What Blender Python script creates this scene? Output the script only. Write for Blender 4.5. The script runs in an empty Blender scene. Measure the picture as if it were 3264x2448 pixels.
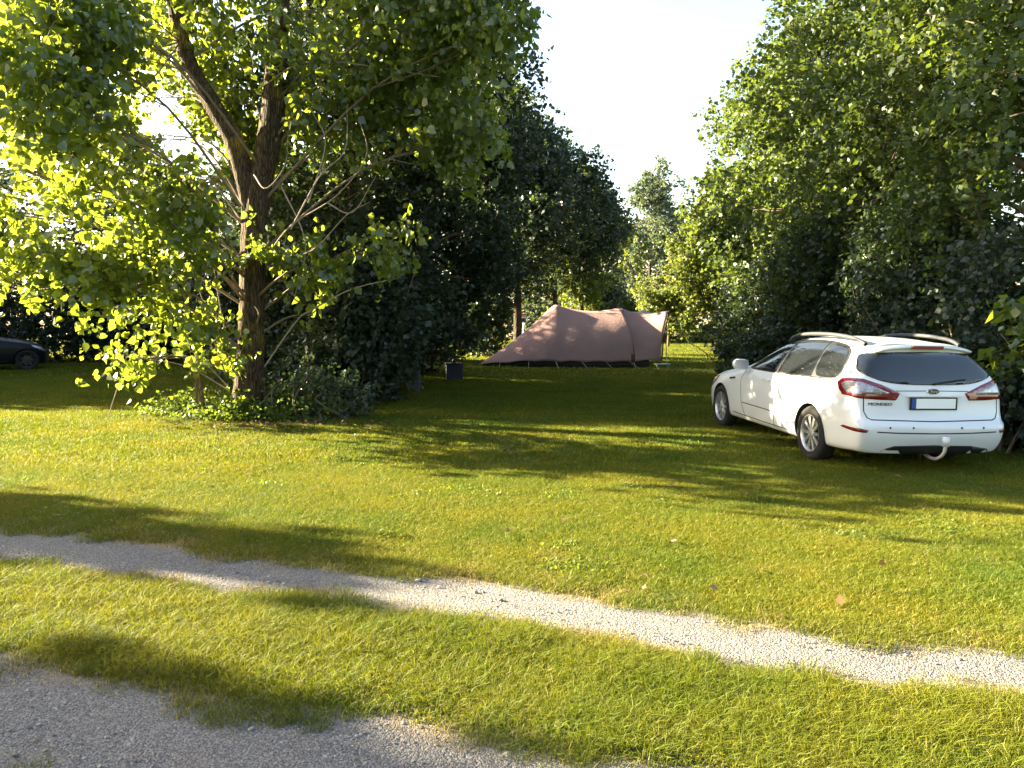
import bpy, bmesh, math, random
import numpy as np
from mathutils import Vector, Matrix
from mathutils.bvhtree import BVHTree
from mathutils.geometry import delaunay_2d_cdt

R = math.radians
SC = bpy.context.scene
COL = SC.collection

# ------------------------------------------------------------------ camera
cam = bpy.data.cameras.new('camera')
cam_o = bpy.data.objects.new('camera', cam)
COL.objects.link(cam_o)
cam.sensor_width = 36.0
cam.lens = 36.0 * 780 / 1024
cam.clip_start = 0.05
cam.clip_end = 6000
cam_o.location = (0, 0, 1.75)
cam_o.rotation_euler = (R(90) - math.atan(69 / 780), 0, 0)
SC.camera = cam_o

# ------------------------------------------------------------------ sky, sun, exposure
SUN_EL = R(18.0)
SUN_DIR = Vector((-0.95 * math.cos(SUN_EL), 0.31 * math.cos(SUN_EL), math.sin(SUN_EL))).normalized()
world = bpy.data.worlds.new('World')
SC.world = world
world.use_nodes = True
wn = world.node_tree
wn.nodes.clear()
sky = wn.nodes.new('ShaderNodeTexSky')
sky.sky_type = 'NISHITA'
sky.sun_disc = False
sky.sun_elevation = SUN_EL
sky.sun_rotation = math.atan2(SUN_DIR.x, SUN_DIR.y)
sky.dust_density = 2.0
sky.air_density = 1.0
sky.ozone_density = 0.0
bg = wn.nodes.new('ShaderNodeBackground')
bg.inputs['Strength'].default_value = 0.052
wo = wn.nodes.new('ShaderNodeOutputWorld')
wn.links.new(sky.outputs[0], bg.inputs[0])
wn.links.new(bg.outputs[0], wo.inputs[0])
sun = bpy.data.lights.new('sun', 'SUN')
sun.energy = 5.0
sun.angle = R(0.55)
sun.color = (1.0, 0.865, 0.58)
sun_o = bpy.data.objects.new('sun', sun)
COL.objects.link(sun_o)
sun_o.location = SUN_DIR * 60
sun_o.rotation_euler = SUN_DIR.to_track_quat('Z', 'Y').to_euler()
SC.view_settings.view_transform = 'Standard'
SC.view_settings.look = 'None'
SC.view_settings.exposure = 3.52
SC.view_settings.gamma = 1.0
SC.view_settings.use_curve_mapping = False
SC.render.engine = 'CYCLES'
SC.cycles.max_bounces = 8
SC.cycles.diffuse_bounces = 4
SC.cycles.glossy_bounces = 3
SC.cycles.transmission_bounces = 6
SC.cycles.transparent_max_bounces = 6
SC.cycles.use_denoising = True
SC.cycles.sample_clamp_indirect = 6.0


# ------------------------------------------------------------------ helpers
def tag(o, label=None, cat=None, group=None, kind=None):
    if label: o['label'] = label
    if cat: o['category'] = cat
    if group: o['group'] = group
    if kind: o['kind'] = kind
    return o


def thing(name, label, cat, loc=(0, 0, 0), rotz=0.0, group=None):
    o = bpy.data.objects.new(name, None)
    o.empty_display_size = 0.2
    COL.objects.link(o)
    o.location = loc
    o.rotation_euler = (0, 0, rotz)
    return tag(o, label, cat, group)


def link(name, me, mat=None, parent=None, smooth=False):
    o = bpy.data.objects.new(name, me)
    COL.objects.link(o)
    if mat is not None and len(me.materials) == 0:
        me.materials.append(mat)
    if parent: o.parent = parent
    if smooth:
        me.polygons.foreach_set('use_smooth', [True] * len(me.polygons))
    return o


def obj_bm(name, bm, mat, parent=None, smooth=False):
    me = bpy.data.meshes.new(name)
    bm.to_mesh(me)
    bm.free()
    return link(name, me, mat, parent, smooth)


def np_mesh(name, verts, faces, nper):
    """verts (N,3), faces (M,nper) -> mesh, fast"""
    me = bpy.data.meshes.new(name)
    verts = np.ascontiguousarray(verts, dtype=np.float32)
    faces = np.ascontiguousarray(faces, dtype=np.int32)
    me.vertices.add(len(verts))
    me.vertices.foreach_set('co', verts.ravel())
    me.loops.add(faces.size)
    me.loops.foreach_set('vertex_index', faces.ravel())
    me.polygons.add(len(faces))
    me.polygons.foreach_set('loop_start', np.arange(0, faces.size, nper, dtype=np.int32))
    me.update(calc_edges=True)
    return me


def attr(me, name, vals, domain='POINT', typ='FLOAT'):
    a = me.attributes.new(name, typ, domain)
    key = {'FLOAT': 'value', 'INT': 'value', 'FLOAT_VECTOR': 'vector'}[typ]
    a.data.foreach_set(key, np.ascontiguousarray(vals).ravel())


def add_box(bm, c, s, rot=None, bevel=0.0):
    m = Matrix.Translation(c) @ (rot.to_4x4() if rot else Matrix.Identity(4)) @ Matrix.Diagonal((s[0], s[1], s[2], 1))
    r = bmesh.ops.create_cube(bm, size=1.0, matrix=m)
    if bevel > 0:
        es = list({e for v in r['verts'] for e in v.link_edges})
        bmesh.ops.bevel(bm, geom=es, offset=bevel, segments=2, affect='EDGES', profile=0.6)


def tube_arrays(path, radii, n=8, jitter=0.0, rng=None):
    """tube along a path -> verts, quads"""
    P = np.asarray(path, float)
    m = len(P)
    T = np.zeros_like(P)
    T[1:-1] = P[2:] - P[:-2]
    T[0] = P[1] - P[0]
    T[-1] = P[-1] - P[-2]
    T /= np.linalg.norm(T, axis=1)[:, None] + 1e-9
    ref = np.array([0.31, 0.95, 0.05])
    if abs(T[0] @ ref) > 0.9: ref = np.array([1.0, 0, 0.1])
    A = np.cross(T, ref); A /= np.linalg.norm(A, axis=1)[:, None] + 1e-9
    B = np.cross(T, A)
    an = np.linspace(0, 2 * math.pi, n, endpoint=False)
    r = np.asarray(radii, float)[:, None] * np.ones((1, n))
    if jitter and rng is not None:
        r = r * (1 + rng.normal(0, jitter, r.shape))
    V = P[:, None, :] + r[..., None] * (np.cos(an)[None, :, None] * A[:, None, :] + np.sin(an)[None, :, None] * B[:, None, :])
    V = V.reshape(-1, 3)
    i, j = np.meshgrid(np.arange(m - 1), np.arange(n), indexing='ij')
    a = i * n + j; b = i * n + (j + 1) % n
    F = np.stack([a, b, b + n, a + n], -1).reshape(-1, 4)
    return V, F


def tubes(name, items, mat, parent=None, n=6, smooth=True):
    VS, FS, off = [], [], 0
    for path, radii in items:
        V, F = tube_arrays(path, radii, n)
        VS.append(V); FS.append(F + off); off += len(V)
    me = np_mesh(name, np.concatenate(VS), np.concatenate(FS), 4)
    return link(name, me, mat, parent, smooth)


def smooth_path(pts, k=6):
    P = np.asarray(pts, float)
    P = np.vstack([2 * P[0] - P[1], P, 2 * P[-1] - P[-2]])
    out = []
    for i in range(1, len(P) - 2):
        for t in np.linspace(0, 1, k, endpoint=False):
            p0, p1, p2, p3 = P[i - 1], P[i], P[i + 1], P[i + 2]
            out.append(0.5 * ((2 * p1) + (-p0 + p2) * t + (2 * p0 - 5 * p1 + 4 * p2 - p3) * t * t + (-p0 + 3 * p1 - 3 * p2 + p3) * t ** 3))
    out.append(P[-2])
    return np.array(out)


# ------------------------------------------------------------------ materials
def new_mat(name):
    m = bpy.data.materials.new(name)
    m.use_nodes = True
    nt = m.node_tree
    nt.nodes.clear()
    out = nt.nodes.new('ShaderNodeOutputMaterial')
    return m, nt, out


def N(nt, typ, **kw):
    n = nt.nodes.new(typ)
    for k, v in kw.items():
        if k in n.inputs: n.inputs[k].default_value = v
        else: setattr(n, k, v)
    return n


def ramp(nt, fac, stops):
    r = nt.nodes.new('ShaderNodeValToRGB')
    el = r.color_ramp.elements
    while len(el) < len(stops): el.new(0.5)
    for e, (p, c) in zip(el, stops):
        e.position = p
        e.color = (*c, 1)
    nt.links.new(fac, r.inputs[0])
    return r.outputs[0]


def plain(name, col, rough=0.5, metal=0.0, var=0.12, scale=8.0, bump=0.0, spec=0.5, coat=0.0, sheen=0.0):
    m, nt, out = new_mat(name)
    p = N(nt, 'ShaderNodeBsdfPrincipled', Roughness=rough, Metallic=metal)
    p.inputs['Specular IOR Level'].default_value = spec
    p.inputs['Coat Weight'].default_value = coat
    p.inputs['Coat Roughness'].default_value = 0.04
    p.inputs['Sheen Weight'].default_value = sheen
    tc = N(nt, 'ShaderNodeTexCoord')
    nz = N(nt, 'ShaderNodeTexNoise', Scale=scale, Detail=6.0, Roughness=0.6)
    nt.links.new(tc.outputs['Object'], nz.inputs['Vector'])
    lo = tuple(c * (1 - var) for c in col); hi = tuple(min(1, c * (1 + var)) for c in col)
    nt.links.new(ramp(nt, nz.outputs['Fac'], [(0.3, lo), (0.7, hi)]), p.inputs['Base Color'])
    if bump:
        b = N(nt, 'ShaderNodeBump', Strength=bump, Distance=0.01)
        n2 = N(nt, 'ShaderNodeTexNoise', Scale=scale * 8, Detail=4.0)
        nt.links.new(tc.outputs['Object'], n2.inputs['Vector'])
        nt.links.new(n2.outputs['Fac'], b.inputs['Height'])
        nt.links.new(b.outputs[0], p.inputs['Normal'])
    nt.links.new(p.outputs[0], out.inputs[0])
    return m


def leaf_mat(name, dark, mid, yellow, trans=0.42, tcol=(0.32, 0.42, 0.03), rough=0.42, spec=0.5):
    m, nt, out = new_mat(name)
    a = N(nt, 'ShaderNodeAttribute', attribute_name='tint')
    col = ramp(nt, a.outputs['Fac'], [(0.0, dark), (0.55, mid), (0.9, mid), (1.0, yellow)])
    tc = ramp(nt, a.outputs['Fac'], [(0.0, tuple(c * 0.75 for c in tcol)), (0.9, tcol), (1.0, (tcol[0] * 1.35, tcol[1] * 1.1, tcol[2]))])
    p = N(nt, 'ShaderNodeBsdfPrincipled', Roughness=rough)
    p.inputs['Specular IOR Level'].default_value = spec
    t = N(nt, 'ShaderNodeBsdfTranslucent')
    mx = N(nt, 'ShaderNodeMixShader', Fac=trans)
    geo = N(nt, 'ShaderNodeNewGeometry')
    under = N(nt, 'ShaderNodeMixRGB', blend_type='MIX')
    under.inputs[2].default_value = (mid[0] * 1.5 + 0.02, mid[1] * 1.25 + 0.02, mid[2] * 1.8 + 0.02, 1)
    nt.links.new(geo.outputs['Backfacing'], under.inputs[0])
    nt.links.new(col, under.inputs[1])
    nt.links.new(under.outputs[0], p.inputs['Base Color'])
    nt.links.new(tc, t.inputs['Color'])
    nt.links.new(p.outputs[0], mx.inputs[1])
    nt.links.new(t.outputs[0], mx.inputs[2])
    nt.links.new(mx.outputs[0], out.inputs[0])
    return m


def bark_mat(name, lo, hi, lichen=0.35):
    m, nt, out = new_mat(name)
    p = N(nt, 'ShaderNodeBsdfPrincipled', Roughness=0.9)
    p.inputs['Specular IOR Level'].default_value = 0.15
    tc = N(nt, 'ShaderNodeTexCoord')
    mp = N(nt, 'ShaderNodeMapping')
    mp.inputs['Scale'].default_value = (20, 20, 2.8)
    nt.links.new(tc.outputs['Object'], mp.inputs[0])
    nz = N(nt, 'ShaderNodeTexNoise', Scale=1.6, Detail=8.0, Roughness=0.7, Distortion=0.8)
    nt.links.new(mp.outputs[0], nz.inputs['Vector'])
    vo = N(nt, 'ShaderNodeTexVoronoi', feature='DISTANCE_TO_EDGE', Scale=1.3)
    nt.links.new(mp.outputs[0], vo.inputs['Vector'])
    c = ramp(nt, nz.outputs['Fac'], [(0.3, lo), (0.5, tuple((a + b) / 2 for a, b in zip(lo, hi))), (0.72, hi)])
    ln = N(nt, 'ShaderNodeTexNoise', Scale=1.9, Detail=7.0, Roughness=0.7)
    nt.links.new(tc.outputs['Object'], ln.inputs['Vector'])
    lf = ramp(nt, ln.outputs['Fac'], [(0.5, (0, 0, 0)), (0.62, (lichen, lichen, lichen))])
    mx = N(nt, 'ShaderNodeMixRGB')
    mx.inputs[2].default_value = (0.28, 0.20, 0.035, 1)
    nt.links.new(lf, mx.inputs[0]); nt.links.new(c, mx.inputs[1])
    fis = ramp(nt, vo.outputs['Distance'], [(0.0, (0.28, 0.26, 0.25)), (0.16, (1, 1, 1))])
    mf = N(nt, 'ShaderNodeMixRGB', blend_type='MULTIPLY', Fac=1.0)
    nt.links.new(mx.outputs[0], mf.inputs[1]); nt.links.new(fis, mf.inputs[2])
    nt.links.new(mf.outputs[0], p.inputs['Base Color'])
    ad = N(nt, 'ShaderNodeMath', operation='ADD')
    ms = N(nt, 'ShaderNodeMath', operation='MULTIPLY')
    ms.inputs[1].default_value = 1.5
    nt.links.new(vo.outputs['Distance'], ms.inputs[0])
    nt.links.new(ms.outputs[0], ad.inputs[0]); nt.links.new(nz.outputs['Fac'], ad.inputs[1])
    b = N(nt, 'ShaderNodeBump', Strength=1.0, Distance=0.05)
    nt.links.new(ad.outputs[0], b.inputs['Height'])
    nt.links.new(b.outputs[0], p.inputs['Normal'])
    nt.links.new(p.outputs[0], out.inputs[0])
    return m


M = {}
M['poplar'] = leaf_mat('poplar_leaf', (0.034, 0.060, 0.010), (0.052, 0.092, 0.012), (0.12, 0.14, 0.012), 0.5, (0.30, 0.375, 0.026), 0.3, 1.0)
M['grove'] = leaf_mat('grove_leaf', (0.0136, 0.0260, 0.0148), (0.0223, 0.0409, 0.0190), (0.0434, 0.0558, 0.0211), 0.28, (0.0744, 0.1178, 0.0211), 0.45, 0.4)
M['right'] = leaf_mat('right_leaf', (0.022, 0.042, 0.011), (0.037, 0.066, 0.014), (0.088, 0.10, 0.018), 0.36, (0.185, 0.25, 0.024), 0.46, 0.4)
M['far'] = leaf_mat('far_leaf', (0.0390, 0.0663, 0.0156), (0.0624, 0.0975, 0.0203), (0.1248, 0.1326, 0.0234), 0.40, (0.2340, 0.2808, 0.0312), 0.5, 0.4)
M['grey_leaf'] = leaf_mat('grey_leaf', (0.0351, 0.0546, 0.0312), (0.0546, 0.0780, 0.0468), (0.0780, 0.0936, 0.0468), 0.36, (0.1560, 0.2106, 0.0780), 0.5, 0.4)
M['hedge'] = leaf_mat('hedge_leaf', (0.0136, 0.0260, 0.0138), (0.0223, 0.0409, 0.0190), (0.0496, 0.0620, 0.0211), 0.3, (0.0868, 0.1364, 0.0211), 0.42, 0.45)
M['weed'] = leaf_mat('weed_leaf', (0.0390, 0.0702, 0.0117), (0.0585, 0.1053, 0.0156), (0.1248, 0.1248, 0.0234), 0.4, (0.2340, 0.3120, 0.0234), 0.5, 0.3)
M['dead'] = leaf_mat('dead_leaf', (0.0990, 0.0540, 0.0270), (0.1800, 0.1080, 0.0495), (0.3060, 0.2250, 0.1080), 0.2, (0.2700, 0.1800, 0.0720), 0.7, 0.2)
M['bark'] = bark_mat('poplar_bark', (0.036, 0.025, 0.017), (0.165, 0.12, 0.08), 0.75)
M['bark2'] = bark_mat('dark_bark', (0.035, 0.028, 0.02), (0.15, 0.115, 0.08), 0.3)
M['bark3'] = bark_mat('pale_bark', (0.14, 0.10, 0.06), (0.36, 0.27, 0.17), 0.3)
M['twig'] = plain('twig_bark', (0.17, 0.125, 0.085), 0.85, var=0.3, scale=20)
M['dry_twig'] = plain('dry_twig_bark', (0.30, 0.235, 0.18), 0.85, var=0.25, scale=20)


def grass_mat(name, base, tip, straw, p_straw, trans=0.35):
    m, nt, out = new_mat(name)
    a = N(nt, 'ShaderNodeAttribute', attribute_name='tint')
    h = N(nt, 'ShaderNodeAttribute', attribute_name='along')
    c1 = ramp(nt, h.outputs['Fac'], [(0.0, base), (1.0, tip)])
    g = N(nt, 'ShaderNodeMath', operation='GREATER_THAN')
    g.inputs[1].default_value = 1 - p_straw
    nt.links.new(a.outputs['Fac'], g.inputs[0])
    mx = N(nt, 'ShaderNodeMixRGB')
    mx.inputs[2].default_value = (*straw, 1)
    nt.links.new(g.outputs[0], mx.inputs[0]); nt.links.new(c1, mx.inputs[1])
    hs = N(nt, 'ShaderNodeHueSaturation')
    mr = N(nt, 'ShaderNodeMapRange')
    mr.inputs['To Min'].default_value = 0.6; mr.inputs['To Max'].default_value = 1.35
    nt.links.new(a.outputs['Fac'], mr.inputs['Value'])
    nt.links.new(mr.outputs[0], hs.inputs['Value'])
    nt.links.new(mx.outputs[0], hs.inputs['Color'])
    # broad patches across the lawn
    geo = N(nt, 'ShaderNodeNewGeometry')
    nz = N(nt, 'ShaderNodeTexNoise', Scale=0.7, Detail=8.0, Roughness=0.72)
    nt.links.new(geo.outputs['Position'], nz.inputs['Vector'])
    pt = ramp(nt, nz.outputs['Fac'], [(0.32, (0.60, 0.82, 0.75)), (0.5, (1.0, 1.0, 1.0)), (0.7, (1.42, 1.16, 1.15))])
    mul = N(nt, 'ShaderNodeMixRGB', blend_type='MULTIPLY', Fac=1.0)
    nt.links.new(hs.outputs[0], mul.inputs[1]); nt.links.new(pt, mul.inputs[2])
    p = N(nt, 'ShaderNodeBsdfPrincipled', Roughness=0.6)
    p.inputs['Specular IOR Level'].default_value = 0.18
    t = N(nt, 'ShaderNodeBsdfTranslucent')
    ms = N(nt, 'ShaderNodeMixShader', Fac=trans)
    nt.links.new(mul.outputs[0], p.inputs['Base Color'])
    br = N(nt, 'ShaderNodeMixRGB', blend_type='MULTIPLY', Fac=1.0)
    br.inputs[2].default_value = (1.6, 1.5, 0.5, 1)
    nt.links.new(mul.outputs[0], br.inputs[1]); nt.links.new(br.outputs[0], t.inputs['Color'])
    nt.links.new(p.outputs[0], ms.inputs[1]); nt.links.new(t.outputs[0], ms.inputs[2])
    nt.links.new(ms.outputs[0], out.inputs[0])
    return m


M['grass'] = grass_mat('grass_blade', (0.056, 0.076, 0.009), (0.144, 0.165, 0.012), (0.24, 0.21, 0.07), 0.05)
M['grass_dry'] = grass_mat('grass_dry_blade', (0.12, 0.10, 0.035), (0.21, 0.175, 0.07), (0.30, 0.25, 0.13), 0.55)


def lawn_mat():
    m, nt, out = new_mat('lawn_soil_and_turf')
    geo = N(nt, 'ShaderNodeNewGeometry')
    n1 = N(nt, 'ShaderNodeTexNoise', Scale=0.7, Detail=8.0, Roughness=0.72)
    n2 = N(nt, 'ShaderNodeTexNoise', Scale=38.0, Detail=5.0, Roughness=0.75)
    for n in (n1, n2): nt.links.new(geo.outputs['Position'], n.inputs['Vector'])
    c1 = ramp(nt, n1.outputs['Fac'], [(0.33, (0.045, 0.068, 0.006)), (0.5, (0.072, 0.092, 0.008)), (0.68, (0.108, 0.112, 0.014))])
    c2 = ramp(nt, n2.outputs['Fac'], [(0.3, (0.45, 0.45, 0.45)), (0.7, (1.5, 1.5, 1.4))])
    mul = N(nt, 'ShaderNodeMixRGB', blend_type='MULTIPLY', Fac=1.0)
    nt.links.new(c1, mul.inputs[1]); nt.links.new(c2, mul.inputs[2])
    p = N(nt, 'ShaderNodeBsdfPrincipled', Roughness=0.95)
    p.inputs['Specular IOR Level'].default_value = 0.1
    nt.links.new(mul.outputs[0], p.inputs['Base Color'])
    b = N(nt, 'ShaderNodeBump', Strength=0.8, Distance=0.03)
    nt.links.new(n2.outputs['Fac'], b.inputs['Height'])
    nt.links.new(b.outputs[0], p.inputs['Normal'])
    nt.links.new(p.outputs[0], out.inputs[0])
    return m


def gravel_mat():
    m, nt, out = new_mat('gravel_track')
    geo = N(nt, 'ShaderNodeNewGeometry')
    v1 = N(nt, 'ShaderNodeTexVoronoi', Scale=120.0)
    v2 = N(nt, 'ShaderNodeTexVoronoi', Scale=60.0)
    n1 = N(nt, 'ShaderNodeTexNoise', Scale=2.2, Detail=6.0, Roughness=0.65)
    n2 = N(nt, 'ShaderNodeTexNoise', Scale=150.0, Detail=3.0)
    for n in (v1, v2, n1, n2): nt.links.new(geo.outputs['Position'], n.inputs['Vector'])
    at = N(nt, 'ShaderNodeAttribute', attribute_name='edge')
    sep = N(nt, 'ShaderNodeSeparateColor')
    nt.links.new(v1.outputs['Color'], sep.inputs[0])
    stone = ramp(nt, sep.outputs[0], [(0.0, (0.09, 0.084, 0.08)), (0.5, (0.15, 0.139, 0.13)), (1.0, (0.25, 0.233, 0.218))])
    sand = ramp(nt, n2.outputs['Fac'], [(0.3, (0.165, 0.125, 0.085)), (0.7, (0.25, 0.20, 0.14))])
    f = N(nt, 'ShaderNodeMath', operation='ADD')
    nt.links.new(at.outputs['Fac'], f.inputs[0]); nt.links.new(n1.outputs['Fac'], f.inputs[1])
    fr = ramp(nt, f.outputs[0], [(0.55, (0, 0, 0)), (0.95, (1, 1, 1))])
    mx = N(nt, 'ShaderNodeMixRGB')
    nt.links.new(fr, mx.inputs[0]); nt.links.new(stone, mx.inputs[1]); nt.links.new(sand, mx.inputs[2])
    p = N(nt, 'ShaderNodeBsdfPrincipled', Roughness=0.9)
    p.inputs['Specular IOR Level'].default_value = 0.2
    nt.links.new(mx.outputs[0], p.inputs['Base Color'])
    ad = N(nt, 'ShaderNodeMath', operation='ADD')
    nt.links.new(v1.outputs['Distance'], ad.inputs[0]); nt.links.new(v2.outputs['Distance'], ad.inputs[1])
    b = N(nt, 'ShaderNodeBump', Strength=0.7, Distance=0.008, invert=True)
    nt.links.new(ad.outputs[0], b.inputs['Height'])
    nt.links.new(b.outputs[0], p.inputs['Normal'])
    nt.links.new(p.outputs[0], out.inputs[0])
    return m


M['lawn'] = lawn_mat()
M['gravel'] = gravel_mat()
for q_, c_ in enumerate([(0.24, 0.21, 0.18), (0.15, 0.135, 0.12), (0.36, 0.33, 0.29), (0.25, 0.185, 0.125)]):
    M['stone_%d' % q_] = plain('pebble_stone', c_, 0.85, var=0.35, scale=1.7)
M['wheat'] = plain('ripe_wheat', (0.30, 0.205, 0.10), 0.95, var=0.2, scale=0.3)

# ------------------------------------------------------------------ ground and tracks
def wob(x, s):
    return (0.55 * math.sin(1.9 * x + s) + 0.3 * math.sin(4.7 * x + 2.1 * s) + 0.2 * math.sin(11.3 * x + 3.3 * s)) * 0.07


T1U = [(-14, 9.6), (-8, 7.45), (-4.18, 6.24), (-3.33, 6.05), (-2.43, 5.68), (-1.53, 5.40), (-0.65, 5.16), (-0.02, 4.93), (0.55, 4.64), (1.07, 4.42), (1.6, 4.25), (2.1, 4.06), (2.66, 3.92), (5, 3.1), (9, 1.6)]
T1L = [(-14, 8.55), (-8, 6.4), (-4.18, 5.37), (-3.55, 5.22), (-2.84, 5.11), (-2.12, 4.88), (-1.34, 4.67), (-0.7, 4.4), (-0.15, 4.27), (0.37, 4.14), (0.84, 3.92), (1.14, 3.71), (1.43, 3.56), (1.83, 3.47), (2.31, 3.33), (5, 2.4), (9, 0.85)]
T2U = [(-14, 7.2), (-6, 5.0), (-2.7, 3.97), (-2.24, 3.81), (-1.93, 3.66), (-1.43, 3.52), (-0.95, 3.38), (-0.52, 3.28), (-0.11, 3.11), (0.27, 3.01), (0.58, 2.92), (0.89, 2.84), (1.3, 2.66), (2.2, 2.35), (5, 1.2), (9, -0.4)]
T2L = [(-14, 5.9), (-6, 3.7), (-2.7, 2.72), (-1.2, 2.45), (0.3, 2.0), (2.2, 1.3), (5, 0.2), (9, -1.4)]


def yi(tab, x):
    return np.interp(x, [p[0] for p in tab], [p[1] for p in tab])


def band(x, y, U, L, s):
    """0 outside the track, rising to 1 in its middle"""
    wu = 0.055 * (np.sin(1.9 * x + s) + 0.6 * np.sin(4.7 * x + 2.1 * s) + 0.5 * np.sin(11.3 * x + 3.3 * s) + 0.4 * np.sin(23 * x + s))
    wl = 0.055 * (np.sin(2.3 * x + s + 2) + 0.6 * np.sin(5.3 * x + 1.7 * s) + 0.5 * np.sin(12.1 * x + 2.3 * s) + 0.4 * np.sin(27 * x + s))
    return np.minimum(yi(U, x) + wu - y, y - yi(L, x) - wl)


me = bpy.data.meshes.new('lawn')
bm = bmesh.new()
xs = [-900, -200, -60, -20, 0, 20, 60, 200, 900]
ys = [-60, -10, 0, 10, 20, 40, 58]
g = [[bm.verts.new((x, y, 0)) for x in xs] for y in ys]
for i in range(len(ys) - 1):
    for j in range(len(xs) - 1):
        bm.faces.new((g[i][j], g[i][j + 1], g[i + 1][j + 1], g[i + 1][j]))
o = obj_bm('lawn', bm, M['lawn'])
tag(o, kind='structure')

# gently rising wheat field beyond
def strip_surface(name, rows, mat):
    bm = bmesh.new()
    g = []
    for y, z, amp in rows:
        g.append([bm.verts.new((x, y, z + amp * math.sin(x * 0.013 + y) + amp * 0.5 * math.sin(x * 0.031 + 1))) for x in np.linspace(-900, 900, 61)])
    for i in range(len(rows) - 1):
        for j in range(60):
            bm.faces.new((g[i][j], g[i][j + 1], g[i + 1][j + 1], g[i + 1][j]))
    return tag(obj_bm(name, bm, mat, smooth=True), kind='structure')


strip_surface('wheat_field', [(58.0, -0.004, 0), (75, 0.5, 0.0), (120, 4.5, 0.2), (190, 10.5, 0.6), (260, 12.2, 0.8), (420, 9, 1)], M['wheat'])


def track(name, U, L, s, lab):
    xs = np.concatenate([np.arange(-14, -5, 0.4), np.arange(-5, 5, 0.05), np.arange(5, 9.1, 0.4)])
    nv = 18
    V, E = [], []
    rg = np.random.default_rng(int(s * 10))
    for x in xs:
        u = yi(U, x) + 0.07 + 0.025 * math.sin(7 * x + s) + 0.02 * math.sin(19 * x)
        l = yi(L, x) - 0.07 + 0.025 * math.sin(8 * x + s) + 0.02 * math.sin(23 * x)
        for k in range(nv):
            t = k / (nv - 1)
            e = abs(t - 0.5) * 2
            z = 0.004 + 0.012 * (1 - e ** 4) * (0.6 + 0.4 * math.sin(3 * x + 9 * t)) + (0.004 * rg.random() if 0 < k < nv - 1 else 0)
            V.append((x, l + (u - l) * t, z)); E.append(max(0, e - 0.55) * 1.3)
    n = len(xs)
    i, j = np.meshgrid(np.arange(n - 1), np.arange(nv - 1), indexing='ij')
    a = i * nv + j
    F = np.stack([a, a + nv, a + nv + 1, a + 1], -1).reshape(-1, 4)
    me = np_mesh(name, np.array(V), F, 4)
    attr(me, 'edge', np.array(E, dtype=np.float32))
    return tag(link(name, me, M['gravel'], smooth=True), lab, kind='structure')


track('gravel_track', T1U, T1L, 1.0, 'narrow pale gravel wheel track across the lawn')
track('gravel_track', T2U, T2L, 2.0, 'wider gravel wheel track along the bottom edge of the photo')


# ------------------------------------------------------------------ scattered stuff (grass, stones) by geometry nodes
LIB = {}
def scatter(name, pts, rot, scl, idx, sources, label=None):
    c = bpy.data.collections.new(name + '_kinds')
    for k, (me) in enumerate(sources):
        c.objects.link(bpy.data.objects.new('%s_kind_%02d' % (name, k), me))
    me = bpy.data.meshes.new(name)
    me.vertices.add(len(pts))
    me.vertices.foreach_set('co', np.ascontiguousarray(pts, dtype=np.float32).ravel())
    attr(me, 'rot', np.asarray(rot, dtype=np.float32), 'POINT', 'FLOAT_VECTOR')
    attr(me, 'scl', np.asarray(scl, dtype=np.float32))
    attr(me, 'idx', np.asarray(idx, dtype=np.int32), 'POINT', 'INT')
    o = link(name, me)
    ng = bpy.data.node_groups.new(name + '_scatter', 'GeometryNodeTree')
    ng.interface.new_socket('Geometry', in_out='INPUT', socket_type='NodeSocketGeometry')
    ng.interface.new_socket('Geometry', in_out='OUTPUT', socket_type='NodeSocketGeometry')
    gi = ng.nodes.new('NodeGroupInput'); go = ng.nodes.new('NodeGroupOutput')
    ip = ng.nodes.new('GeometryNodeInstanceOnPoints')
    ci = ng.nodes.new('GeometryNodeCollectionInfo')
    ci.inputs['Collection'].default_value = c
    ci.inputs['Separate Children'].default_value = True
    ci.inputs['Reset Children'].default_value = True
    ip.inputs['Pick Instance'].default_value = True
    def na(n, t):
        a = ng.nodes.new('GeometryNodeInputNamedAttribute'); a.data_type = t
        a.inputs['Name'].default_value = n
        return [s for s in a.outputs if s.enabled and s.name == 'Attribute'][0]
    L = ng.links.new
    L(gi.outputs[0], ip.inputs['Points'])
    L(ci.outputs[0], ip.inputs['Instance'])
    L(na('idx', 'INT'), ip.inputs['Instance Index'])
    L(na('rot', 'FLOAT_VECTOR'), ip.inputs['Rotation'])
    L(na('scl', 'FLOAT'), ip.inputs['Scale'])
    L(ip.outputs[0], go.inputs[0])
    md = o.modifiers.new('scatter', 'NODES')
    md.node_group = ng
    return tag(o, label, kind='stuff')


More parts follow.
